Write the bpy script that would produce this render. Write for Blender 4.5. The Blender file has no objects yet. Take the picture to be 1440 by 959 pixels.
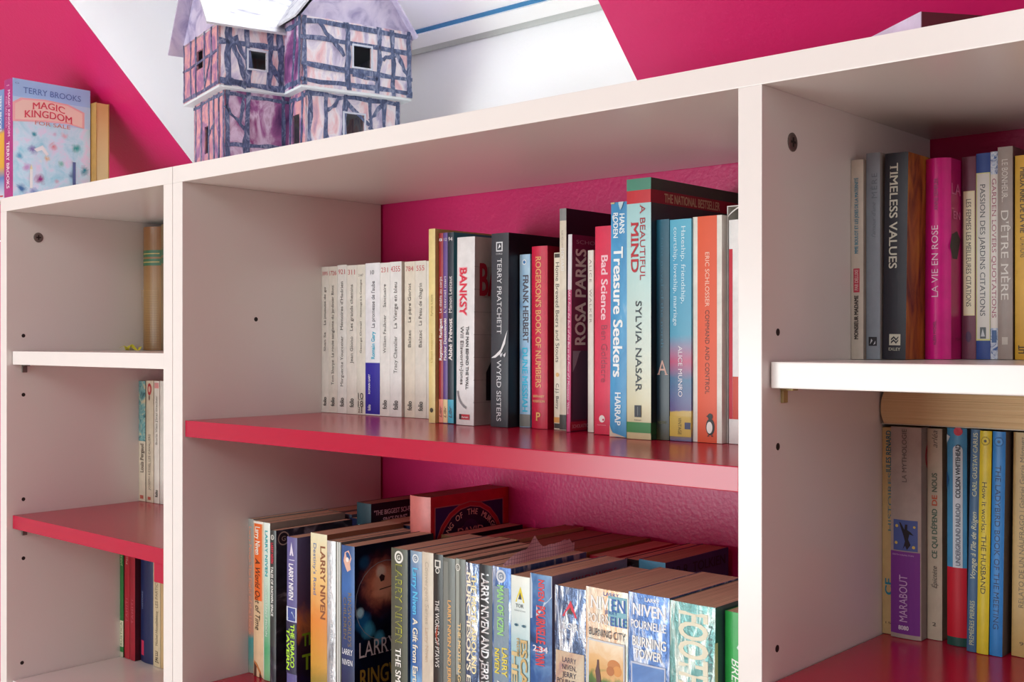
import bpy, bmesh, math, random
from mathutils import Vector, Matrix

# ------------------------------------------------------------------ camera, world, lights
S = bpy.context.scene
COL = S.collection
CZ = 0.865                      # camera height above the floor
YF = 0.70                       # y of the bookcase front
YW = 0.9947                     # y of the wall behind it
ZT = 0.1949 + CZ                # top of the bookcase
R = math.radians

cam = bpy.data.cameras.new('camera')
cam.sensor_width = 36.0
cam.lens = 1611.8 / 1440 * 36.0
cam.clip_start = 0.02
cam_o = bpy.data.objects.new('camera', cam)
COL.objects.link(cam_o)
cam_o.location = (0, 0, CZ)
cam_o.rotation_euler = (R(90), 0, R(41.889))
S.camera = cam_o
cam.dof.use_dof = False

w = bpy.data.worlds.new('sky')
S.world = w
w.use_nodes = True
bg = w.node_tree.nodes['Background']
bg.inputs[0].default_value = (0.93, 0.96, 1.0, 1)
bg.inputs[1].default_value = 9.0


def area(name, loc, target, sx, sy, power, col):
    l = bpy.data.lights.new(name, 'AREA')
    l.shape = 'RECTANGLE'
    l.size, l.size_y, l.energy, l.color = sx, sy, power, col
    o = bpy.data.objects.new(name, l)
    COL.objects.link(o)
    o.location = loc
    o.rotation_euler = (Vector(target) - Vector(loc)).to_track_quat('-Z', 'Y').to_euler()
    return o


area('room_window_light', (-1.6, -1.8, 0.50), (-0.7, 0.8, 0.98), 1.5, 0.8, 38, (0.87, 0.985, 1.0))
area('added_top_fill', (-0.5, -1.9, 2.0), (-0.7, 0.85, 0.8), 1.2, 0.8, 20, (0.90, 0.985, 1.0))  # unseen fill added high in front to brighten the page tops
area('side_window_light', (1.5, 0.1, 1.1), (-1.2, 0.74, 0.9), 0.6, 1.0, 2.0, (0.75, 0.88, 1.0))

S.view_settings.view_transform = 'Standard'
S.view_settings.look = 'None'
S.view_settings.gamma = 1
S.view_settings.exposure = 0.10
S.view_settings.use_curve_mapping = False
S.cycles.max_bounces = 8
S.cycles.transparent_max_bounces = 8

# ------------------------------------------------------------------ materials


def lin(c):
    if isinstance(c, str):
        c = c.lstrip('#')
        c = [int(c[i:i + 2], 16) / 255 for i in (0, 2, 4)]
    return tuple((v / 12.92 if v <= 0.04045 else ((v + 0.055) / 1.055) ** 2.4) for v in c[:3]) + (1,)


MATS = {}


def newmat(key):
    m = bpy.data.materials.new(key)
    m.use_nodes = True
    MATS[key] = m
    nt = m.node_tree
    return m, nt, nt.nodes['Principled BSDF']


def coords(nt, scale=(1, 1, 1), kind='Object', loc=(0, 0, 0)):
    tc = nt.nodes.new('ShaderNodeTexCoord')
    mp = nt.nodes.new('ShaderNodeMapping')
    mp.inputs['Scale'].default_value = scale
    mp.inputs['Location'].default_value = loc
    nt.links.new(tc.outputs[kind], mp.inputs[0])
    return mp.outputs[0]


def noise(nt, vec, scale, detail=3, rough=0.5, dist=0):
    n = nt.nodes.new('ShaderNodeTexNoise')
    n.inputs['Scale'].default_value = scale
    n.inputs['Detail'].default_value = detail
    n.inputs['Roughness'].default_value = rough
    n.inputs['Distortion'].default_value = dist
    nt.links.new(vec, n.inputs['Vector'])
    return n.outputs['Fac']


def bump(nt, p, fac, strength, dist=0.001):
    b = nt.nodes.new('ShaderNodeBump')
    b.inputs['Strength'].default_value = strength
    b.inputs['Distance'].default_value = dist
    nt.links.new(fac, b.inputs['Height'])
    nt.links.new(b.outputs[0], p.inputs['Normal'])


def ramp(nt, fac, stops):
    r = nt.nodes.new('ShaderNodeValToRGB')
    e = r.color_ramp.elements
    while len(e) < len(stops):
        e.new(0.5)
    for i, (p, c) in enumerate(stops):
        e[i].position = p
        e[i].color = lin(c)
    nt.links.new(fac, r.inputs[0])
    return r.outputs[0]


def plain(c, rough=0.45, metal=0.0, spec=0.5):
    key = 'plain_%s_%s_%s' % (c, rough, metal)
    if key in MATS:
        return MATS[key]
    m, nt, p = newmat(key)
    p.inputs['Base Color'].default_value = lin(c)
    p.inputs['Roughness'].default_value = rough
    p.inputs['Metallic'].default_value = metal
    return m


def worn(c, rough=0.4, amount=0.08):
    """printed card cover: a little mottled, with faint creases"""
    key = 'card_%s_%s' % (c, rough)
    if key in MATS:
        return MATS[key]
    m, nt, p = newmat(key)
    v = coords(nt)
    f = noise(nt, v, 60, 4, 0.6)
    base = lin(c)
    mx = nt.nodes.new('ShaderNodeMixRGB')
    mx.blend_type = 'MULTIPLY'
    mx.inputs[0].default_value = 1
    mx.inputs[1].default_value = base
    nt.links.new(ramp(nt, f, [(0.3, '#%02x%02x%02x' % ((int(255 * (1 - amount)),) * 3)), (0.7, '#ffffff')]), mx.inputs[2])
    nt.links.new(mx.outputs[0], p.inputs['Base Color'])
    p.inputs['Roughness'].default_value = rough
    bump(nt, p, noise(nt, coords(nt, (3, 3, 1)), 120, 3), 0.15, 0.0006)
    return m


def art(key, stops, scale=30, stretch=(1, 1, 1), dist=1.5, rough=0.35, metal=0.0, detail=4, loc=(0, 0, 0), bmp=0.0):
    """painted cover picture: swirling patches of the given colours"""
    k = 'art_' + key
    if k in MATS:
        return MATS[k]
    m, nt, p = newmat(k)
    f = noise(nt, coords(nt, stretch, loc=loc), scale, detail, 0.55, dist)
    nt.links.new(ramp(nt, f, stops), p.inputs['Base Color'])
    p.inputs['Roughness'].default_value = rough
    p.inputs['Metallic'].default_value = metal
    if bmp:
        bump(nt, p, noise(nt, coords(nt, (1, 1, 0.35)), 220, 4, 0.7, 0.8), bmp, 0.0015)
    return m


def vgrad(key, stops, h, rough=0.4, rnd=0.06, metal=0.0, bmp=0.0):
    """cover whose printed colour changes from foot to head"""
    k = 'grad_' + key
    if k in MATS:
        return MATS[k]
    m, nt, p = newmat(k)
    tc = nt.nodes.new('ShaderNodeTexCoord')
    sx = nt.nodes.new('ShaderNodeSeparateXYZ')
    nt.links.new(tc.outputs['Object'], sx.inputs[0])
    f = noise(nt, tc.outputs['Object'], 45, 4, 0.6, 1.0)
    a = nt.nodes.new('ShaderNodeMath')
    a.operation = 'MULTIPLY_ADD'
    nt.links.new(sx.outputs['Z'], a.inputs[0])
    a.inputs[1].default_value = 1 / h
    b = nt.nodes.new('ShaderNodeMath')
    b.operation = 'MULTIPLY_ADD'
    nt.links.new(f, b.inputs[0])
    b.inputs[1].default_value = rnd * 2
    b.inputs[2].default_value = -rnd
    nt.links.new(b.outputs[0], a.inputs[2])
    nt.links.new(ramp(nt, a.outputs[0], stops), p.inputs['Base Color'])
    p.inputs['Roughness'].default_value = rough
    p.inputs['Metallic'].default_value = metal
    if bmp:
        bump(nt, p, noise(nt, coords(nt, (1, 1, 0.35)), 220, 4, 0.7, 0.8), bmp, 0.0015)
    return m


def blobs(key, base, spots, rough=0.3, wob=0.35):
    """printed picture: soft irregular patches (y, z, radius, colour) over a mottled ground"""
    k = 'pic_' + key
    if k in MATS:
        return MATS[k]
    m, nt, p = newmat(k)
    tc = nt.nodes.new('ShaderNodeTexCoord')
    col = ramp(nt, noise(nt, tc.outputs['Object'], 38, 5, .6, .6), base)
    ns = noise(nt, tc.outputs['Object'], 55, 5, .65, .8)
    for (cx, cy, cz, r, c) in spots:
        d = nt.nodes.new('ShaderNodeVectorMath')
        d.operation = 'DISTANCE'
        nt.links.new(tc.outputs['Object'], d.inputs[0])
        d.inputs[1].default_value = (cx, cy, cz)
        a = nt.nodes.new('ShaderNodeMath')
        a.operation = 'MULTIPLY_ADD'
        nt.links.new(ns, a.inputs[0])
        a.inputs[1].default_value = wob * r * 2
        nt.links.new(d.outputs['Value'], a.inputs[2])
        mr = nt.nodes.new('ShaderNodeMapRange')
        nt.links.new(a.outputs[0], mr.inputs[0])
        mr.inputs[1].default_value = r * 1.25
        mr.inputs[2].default_value = r * .75
        mx = nt.nodes.new('ShaderNodeMixRGB')
        nt.links.new(mr.outputs[0], mx.inputs[0])
        nt.links.new(col, mx.inputs[1])
        mx.inputs[2].default_value = lin(c)
        col = mx.outputs[0]
    nt.links.new(col, p.inputs['Base Color'])
    p.inputs['Roughness'].default_value = rough
    return m


def pages(c='#dcc6a4'):
    k = 'pages_' + c
    if k in MATS:
        return MATS[k]
    m, nt, p = newmat(k)
    f = noise(nt, coords(nt, (900, 6, 6)), 1.0, 3, 0.7)
    b = lin(c)
    mx = nt.nodes.new('ShaderNodeMixRGB')
    mx.blend_type = 'MULTIPLY'
    mx.inputs[0].default_value = 1
    mx.inputs[1].default_value = b
    nt.links.new(ramp(nt, f, [(0.3, '#c9c0b6'), (0.65, '#ffffff')]), mx.inputs[2])
    nt.links.new(mx.outputs[0], p.inputs['Base Color'])
    p.inputs['Roughness'].default_value = 0.85
    bump(nt, p, f, 0.5, 0.0008)
    return m


def wallmat(key, c, bs=0.2, scale=230):
    m, nt, p = newmat(key)
    p.inputs['Base Color'].default_value = lin(c)
    p.inputs['Roughness'].default_value = 0.36
    bump(nt, p, noise(nt, coords(nt), scale, 3, 0.55), bs, 0.002)
    return m


def melamine(key, c, rough):
    m, nt, p = newmat(key)
    p.inputs['Base Color'].default_value = lin(c)
    p.inputs['Roughness'].default_value = rough
    bump(nt, p, noise(nt, coords(nt, (1, 1, 1)), 900, 2), 0.03, 0.0002)
    return m


PINKWALL = wallmat('pink_wall_paint', '#ce1c66')
WHITEWALL = wallmat('white_reveal_paint', '#f4f4f4', 0.1)
WHITE = melamine('white_board', '#ece7e3', 0.24)
PINK = melamine('pink_board', '#b40f38', 0.22)
STEEL = plain('#7d7a74', 0.35, 0.9)
DARK = plain('#1c1410', 0.7)

# ------------------------------------------------------------------ mesh helpers


def link(name, bm, mats, parent=None):
    me = bpy.data.meshes.new(name)
    bm.to_mesh(me)
    bm.free()
    if not isinstance(mats, (list, tuple)):
        mats = [mats]
    for m in mats:
        me.materials.append(m)
    o = bpy.data.objects.new(name, me)
    COL.objects.link(o)
    if parent:
        o.parent = parent
    return o


def add_box(bm, x0, x1, y0, y1, z0, z1, mi=0):
    v = [bm.verts.new(p) for p in ((x0, y0, z0), (x1, y0, z0), (x1, y1, z0), (x0, y1, z0), (x0, y0, z1), (x1, y0, z1), (x1, y1, z1), (x0, y1, z1))]
    for q in ((0, 3, 2, 1), (4, 5, 6, 7), (0, 1, 5, 4), (1, 2, 6, 5), (2, 3, 7, 6), (3, 0, 4, 7)):
        f = bm.faces.new([v[i] for i in q])
        f.material_index = mi
    return v


def box(name, x0, x1, y0, y1, z0, z1, m, parent=None, bev=0.0):
    bm = bmesh.new()
    add_box(bm, x0, x1, y0, y1, z0, z1)
    if bev:
        bmesh.ops.bevel(bm, geom=bm.edges[:], offset=bev, segments=2, affect='EDGES', profile=0.7)
    return link(name, bm, m, parent)


def empty(name, loc, label, cat, group=None, rz=0):
    o = bpy.data.objects.new(name, None)
    COL.objects.link(o)
    o.location = loc
    o.rotation_euler = (0, 0, rz)
    o.empty_display_size = 0.02
    o['label'] = label
    o['category'] = cat
    if group:
        o['group'] = group
    return o


def struct(o):
    o['kind'] = 'structure'
    return o


def quad(name, pts, m, thick=None):
    bm = bmesh.new()
    f = bm.faces.new([bm.verts.new(p) for p in pts])
    if thick:
        r = bmesh.ops.extrude_face_region(bm, geom=[f])
        bmesh.ops.translate(bm, verts=[e for e in r['geom'] if isinstance(e, bmesh.types.BMVert)], vec=thick)
    bmesh.ops.recalc_face_normals(bm, faces=bm.faces[:])
    return link(name, bm, m)


# ------------------------------------------------------------------ the room
XO0, XO1 = -1.4625, -0.669        # roof window opening
K = math.tan(R(46))
YTOP = -0.25                      # how far the slope runs into the room
ZS = lambda y: ZT + K * (YW - y)
X_A, X_B = -3.2, 1.6
n_out = Vector((0, math.sin(R(46)), math.cos(R(46))))


def slope(x0, x1, y0, y1, name, m):
    return struct(quad(name, [(x0, y0, ZS(y0)), (x1, y0, ZS(y0)), (x1, y1, ZS(y1)), (x0, y1, ZS(y1))], m, tuple(n_out * 0.02)))


struct(box('floor', X_A, X_B, -2.6, 1.1, -0.03, 0, melamine('floor_wood', '#dccbb4', 0.4)))
struct(box('wall_back', X_A, X_B, YW, YW + 0.02, 0, ZT - 0.0005, PINKWALL))
struct(box('wall_left', X_A - 0.02, X_A, -2.6, YW + 0.02, 0, 2.6, wallmat('side_wall_paint', '#e6dcd6', .1)))
struct(box('wall_right', X_B, X_B + 0.02, -2.6, YW + 0.02, 0, 2.6, wallmat('far_wall_paint', '#a89c90', .1)))
struct(box('wall_front', X_A, X_B, -2.62, -2.6, 0, 2.6, MATS['side_wall_paint']))
struct(box('ceiling', X_A, X_B, -2.6, YTOP, ZS(YTOP), ZS(YTOP) + 0.02, MATS['side_wall_paint']))
YW1 = YW - 0.50                   # upper end of the roof window opening
slope(X_A, XO0, YTOP, YW, 'ceiling', PINKWALL)
slope(XO1, X_B, YTOP, YW, 'ceiling', PINKWALL)
slope(XO0, XO1, YTOP, YW1, 'ceiling', PINKWALL)
# window recess: foot wall, two cheeks, head
YWIN, ZWIN = 1.050, ZT + 0.188
PO = (YWIN - YW) * math.sin(R(46)) + 0.188 * math.cos(R(46))     # how far out the window plane lies
struct(quad('trim_1', [(XO0, YW, ZT), (XO1, YW, ZT), (XO1, YWIN, ZWIN), (XO0, YWIN, ZWIN)], WHITEWALL, (0, .02, 0)))
yh, zh = YW1, ZS(YW1)
yo, zo = yh + n_out.y * PO, zh + n_out.z * PO
for i, (x, t) in enumerate(((XO0 + 0.0006, -0.02), (XO1 - 0.0006, 0.02))):
    struct(quad('trim_%d' % (i + 2), [(x, YW + .0006, ZT + .0006), (x, YWIN, ZWIN), (x, yo, zo), (x, yh + .0006, zh + .0006)], WHITEWALL, (t, 0, 0)))
struct(quad('trim_4', [(XO0, yh, zh), (XO1, yh, zh), (XO1, yo, zo), (XO0, yo, zo)], WHITEWALL, (0, -0.01, 0.01)))

# roof window: built flat in its own frame (u along x, v up the slope, w outwards), then tilted
wl = math.hypot(yo - YWIN, zo - ZWIN)
win = bpy.data.objects.new('window_1', None)
COL.objects.link(win)
win['kind'] = 'structure'
win.matrix_world = Matrix.Translation((XO0, YWIN, ZWIN)) @ Matrix.Rotation(R(180 - 46), 4, 'X')
# local +y runs up the slope towards the room (y falls, z rises); local +z points into the ... room side
UW = XO1 - XO0
FRAME = plain('#f6f6f4', 0.35)
GREY = plain('#c9ccc8', 0.4)
GASKET = plain('#3d7fae', 0.4)


def ring(name, x0, x1, y0, y1, t, z0, z1, m):
    bm = bmesh.new()
    add_box(bm, x0, x1, y0, y0 + t, z0, z1)
    add_box(bm, x0, x1, y1 - t, y1, z0, z1)
    add_box(bm, x0, x0 + t, y0 + t, y1 - t, z0, z1)
    add_box(bm, x1 - t, x1, y0 + t, y1 - t, z0, z1)
    return link(name, bm, m, win)


ring('window_stop', 0.0, UW, 0.0, wl, 0.010, -0.012, 0.004, GREY)
ring('window_frame', 0.0, UW, 0.010, wl - 0.01, 0.018, -0.02, 0.010, FRAME)
ring('window_gasket', 0.028, UW - 0.028, 0.028, wl - 0.028, 0.005, -0.02, 0.006, GASKET)
ring('window_sash', 0.033, UW - 0.033, 0.033, wl - 0.033, 0.051, -0.03, 0.004, FRAME)
ring('window_bead', 0.084, UW - 0.084, 0.084, wl - 0.084, 0.010, -0.03, -0.004, GREY)
gm, nt, p = newmat('window_glass')
out = nt.nodes['Material Output']
tr = nt.nodes.new('ShaderNodeBsdfTransparent')
gl = nt.nodes.new('ShaderNodeBsdfGlossy')
gl.inputs['Roughness'].default_value = 0.02
fr = nt.nodes.new('ShaderNodeFresnel')
mxs = nt.nodes.new('ShaderNodeMixShader')
nt.links.new(fr.outputs[0], mxs.inputs[0])
nt.links.new(tr.outputs[0], mxs.inputs[1])
nt.links.new(gl.outputs[0], mxs.inputs[2])
nt.links.new(mxs.outputs[0], out.inputs[0])
bm = bmesh.new()
add_box(bm, 0.085, UW - 0.085, 0.085, wl - 0.085, -0.024, -0.020)
link('window_pane', bm, gm, win)

# ------------------------------------------------------------------ bookcases
TB = 0.0187
YB = YW - 0.003
XL_IN, XL_R = -1.5494, -1.1561     # left unit, inner faces
XM_IN, XM_R = -1.1174, -0.4161     # middle bay, inner faces
XR_IN = -0.3975                    # right bay, left inner face
XR_R = XR_IN + 0.7013
XSEAM = -1.1373
ZU = CZ + 0.1762                   # underside of the top boards
BV = 0.0006


def disc(name, x, y, z, r, m, parent, t=0.0004, cross=False):
    """flat round piece on a face that looks along +x"""
    bm = bmesh.new()
    n = 20
    for k, (rr, xx) in enumerate(((r, 0), (r, t), (r * 0.8, t * 1.6))):
        for i in range(n):
            a = 2 * math.pi * i / n
            bm.verts.new((x + xx, y + rr * math.cos(a), z + rr * math.sin(a)))
    bm.verts.ensure_lookup_table()
    for k in range(2):
        for i in range(n):
            j = (i + 1) % n
            bm.faces.new([bm.verts[k * n + i], bm.verts[k * n + j], bm.verts[(k + 1) * n + j], bm.verts[(k + 1) * n + i]])
    bm.faces.new([bm.verts[2 * n + i] for i in range(n)])
    bmesh.ops.recalc_face_normals(bm, faces=bm.faces[:])
    o = link(name, bm, m, parent)
    if cross:
        bm = bmesh.new()
        add_box(bm, x + t, x + t * 2.2, y - r * .12, y + r * .12, z - r * .5, z + r * .5)
        add_box(bm, x + t, x + t * 2.1, y - r * .5, y + r * .5, z - r * .12, z + r * .12)
        link('cross_slot', bm, DARK, o)
    return o


lu = empty('bookcase', (XL_IN - TB, YF, 0), 'narrow white open bookcase with one white and one pink shelf', 'bookcase')
mu = empty('bookcase', (XSEAM, YF, 0), 'wide white bookcase with two bays, a centre divider and pink shelves', 'bookcase')


def put(o, parent):
    """geometry was written in world coordinates: hang it on its parent without moving it"""
    o.parent = parent
    o.matrix_parent_inverse = Matrix.Translation(-parent.location)
    return o


def bx(name, parent, *a, m=WHITE, bev=BV):
    return put(box(name, *a, m, None, bev), parent)


for par, x0, x1 in ((lu, XL_IN - TB, XSEAM - 0.0004), (mu, XSEAM + 0.0004, XR_R + TB)):
    bx('top_board', par, x0, x1, YF, YB, ZU, ZT)
bx('side_panel', lu, XL_IN - TB, XL_IN, YF, YB, 0, ZU)
bx('side_panel', lu, XL_R, XSEAM - 0.0004, YF, YB, 0, ZU)
bx('side_panel', mu, XSEAM + 0.0004, XM_IN, YF, YB, 0, ZU)
bx('divider', mu, XM_R, XR_IN, YF, YB, 0, ZU)
bx('side_panel', mu, XR_R, XR_R + TB, YF, YB, 0, ZU)
SH = 0.0182


def shelf(par, x0, x1, zt, m, setback, label=None):
    o = bx('shelf', par, x0 + 0.0012, x1 - 0.0012, YF + setback, YB - 0.002, zt - SH, zt, m=m, bev=0.0008)
    if label:
        o['label'] = label
    return o


shelf(lu, XL_IN, XL_R, CZ - 0.0139, WHITE, 0.0078, 'white shelf')
shelf(lu, XL_IN, XL_R, CZ - 0.2372, PINK, 0.0078, 'pink shelf')
shelf(lu, XL_IN, XL_R, CZ - 0.4622, WHITE, 0.0078, 'white bottom shelf')
shelf(mu, XM_IN, XM_R, CZ - 0.0878, PINK, 0.0028, 'long pink upper shelf')
shelf(mu, XM_IN, XM_R, CZ - 0.3845, PINK, 0.0028, 'long pink lower shelf')
shelf(mu, XR_IN, XR_R, CZ - 0.0144, WHITE, 0.0103, 'white shelf in the right bay')
shelf(mu, XR_IN, XR_R, CZ - 0.2370, PINK, 0.0103, 'pink shelf in the right bay')
for par, x0, x1 in ((lu, XL_IN, XL_R), (mu, XM_IN, XM_R), (mu, XR_IN, XR_R)):
    bx('plinth', par, x0, x1, YF + 0.02, YF + 0.038, 0, 0.07)
    bx('bottom_board', par, x0, x1, YF, YB, 0.07, 0.088)


def peg(par, x, s, z):
    put(disc('peg_hole', x, YF + s, CZ + z, 0.0026, DARK, None, 0.0001), par)


for s, z in ((.0233, .0073), (.0233, -.0737), (.0233, -.2171), (.0233, -.2981), (.0214, -.4412)):
    peg(lu, XL_IN, s, z)
peg(mu, XM_IN, .0976, .0254)
for s, z in ((.0222, .0062), (.0222, -.074), (.0212, -.2153)):
    peg(mu, XR_IN, s, z)
for par, x, s, z in ((lu, XL_IN, .0443, .1434), (mu, XR_IN, .0428, .1419)):
    o = put(disc('screw_head', x, YF + s, CZ + z, 0.0068, STEEL, None, 0.0006, True), par)
    for c in o.children:
        c.matrix_parent_inverse = Matrix()


def pin(par, x, s, zs, m=STEEL):
    """small metal shelf support: plug and ledge under a shelf that ends at zs"""
    bm = bmesh.new()
    add_box(bm, x, x + 0.010, YF + s - 0.004, YF + s + 0.004, zs - 0.0022, zs - 0.0004)
    add_box(bm, x, x + 0.0022, YF + s - 0.0035, YF + s + 0.0035, zs - 0.011, zs - 0.0022)
    bmesh.ops.bevel(bm, geom=bm.edges[:], offset=0.0004, segments=1, affect='EDGES')
    put(link('shelf_pin', bm, m), par)


pin(lu, XL_IN, .0243, CZ - .0139 - SH)
pin(lu, XL_IN, .0243, CZ - .2372 - SH)
pin(mu, XR_IN, .0293, CZ - .0144 - SH, plain('#b9a978', 0.4, 0.6))
pin(mu, XM_IN, .0976, CZ - .0878 - SH)

# ------------------------------------------------------------------ lettering
_TX = {}


def text_mesh(txt, style):
    """outline letters as a flat mesh, cap height scaled to 1, left end at x = 0"""
    key = (txt, style)
    if key in _TX:
        return _TX[key]
    cu = bpy.data.curves.new('t', 'FONT')
    cu.body = txt
    cu.resolution_u = 3
    cu.fill_mode = 'FRONT'
    cu.space_character = {'wide': 1.25, 'cond': 0.95}.get(style, 1.0)
    if style == 'italic':
        cu.shear = 0.3
    o = bpy.data.objects.new('t', cu)
    me = bpy.data.meshes.new_from_object(o)
    vs = [(v.co.x, v.co.y, 0) for v in me.vertices]
    fs = [tuple(p.vertices) for p in me.polygons]
    if style in ('serif', 'serifb') and vs:
        cap = 0.728
        cnt = {}
        for f in fs:
            for a, b in zip(f, f[1:] + f[:1]):
                cnt[(min(a, b), max(a, b))] = cnt.get((min(a, b), max(a, b)), 0) + 1
        lv = {}
        for (a, b), c in cnt.items():
            if c != 1:
                continue
            xa, ya = vs[a][:2]
            xb, yb = vs[b][:2]
            if abs(ya - yb) < 0.004 and 0.03 < abs(xa - xb) < 0.2:
                lv.setdefault(round(ya, 2), []).append((min(xa, xb), max(xa, xb), ya))
        for k in lv:
            for x0, x1, y in lv[k]:
                base = abs(y) < 0.03
                top = abs(y - cap) < 0.03 or abs(y - 0.546) < 0.03
                if not (base or top):
                    continue
                t = 0.035
                y0, y1 = (y, y + t) if base else (y - t, y)
                n = len(vs)
                vs += [(x0 - 0.055, y0, 1), (x1 + 0.055, y0, 1), (x1 + 0.055, y1, 1), (x0 - 0.055, y1, 1)]
                fs.append((n, n + 1, n + 2, n + 3))
    if style in ('bold', 'cond', 'serifb') and vs:      # heavier strokes: the outline laid down again, a hair to the side
        b = 0.026 if style != 'serifb' else 0.016
        v0, f0 = list(vs), list(fs)
        for k, (dx, dy) in enumerate(((b, b * .5), (-b, -b * .5), (b, -b * .5), (-b, b * .5))):
            n = len(vs)
            vs += [(x + dx, y + dy, q + 2 * (k + 1)) for x, y, q in v0]
            fs += [tuple(i + n for i in f) for f in f0]
    bpy.data.objects.remove(o)
    bpy.data.curves.remove(cu)
    bpy.data.meshes.remove(me)
    if not vs:
        vs, fs = [(0, 0, 0), (0.01, 0, 0), (0, 0.01, 0)], [(0, 1, 2)]
    x0 = min(v[0] for v in vs)
    x1 = max(v[0] for v in vs)
    cap = 0.728
    r = ([((x - x0) / (x1 - x0), y / cap, q) for x, y, q in vs], fs, (x1 - x0) / cap)
    _TX[key] = r
    return r


# ------------------------------------------------------------------ books
LAY = 0.00010


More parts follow.
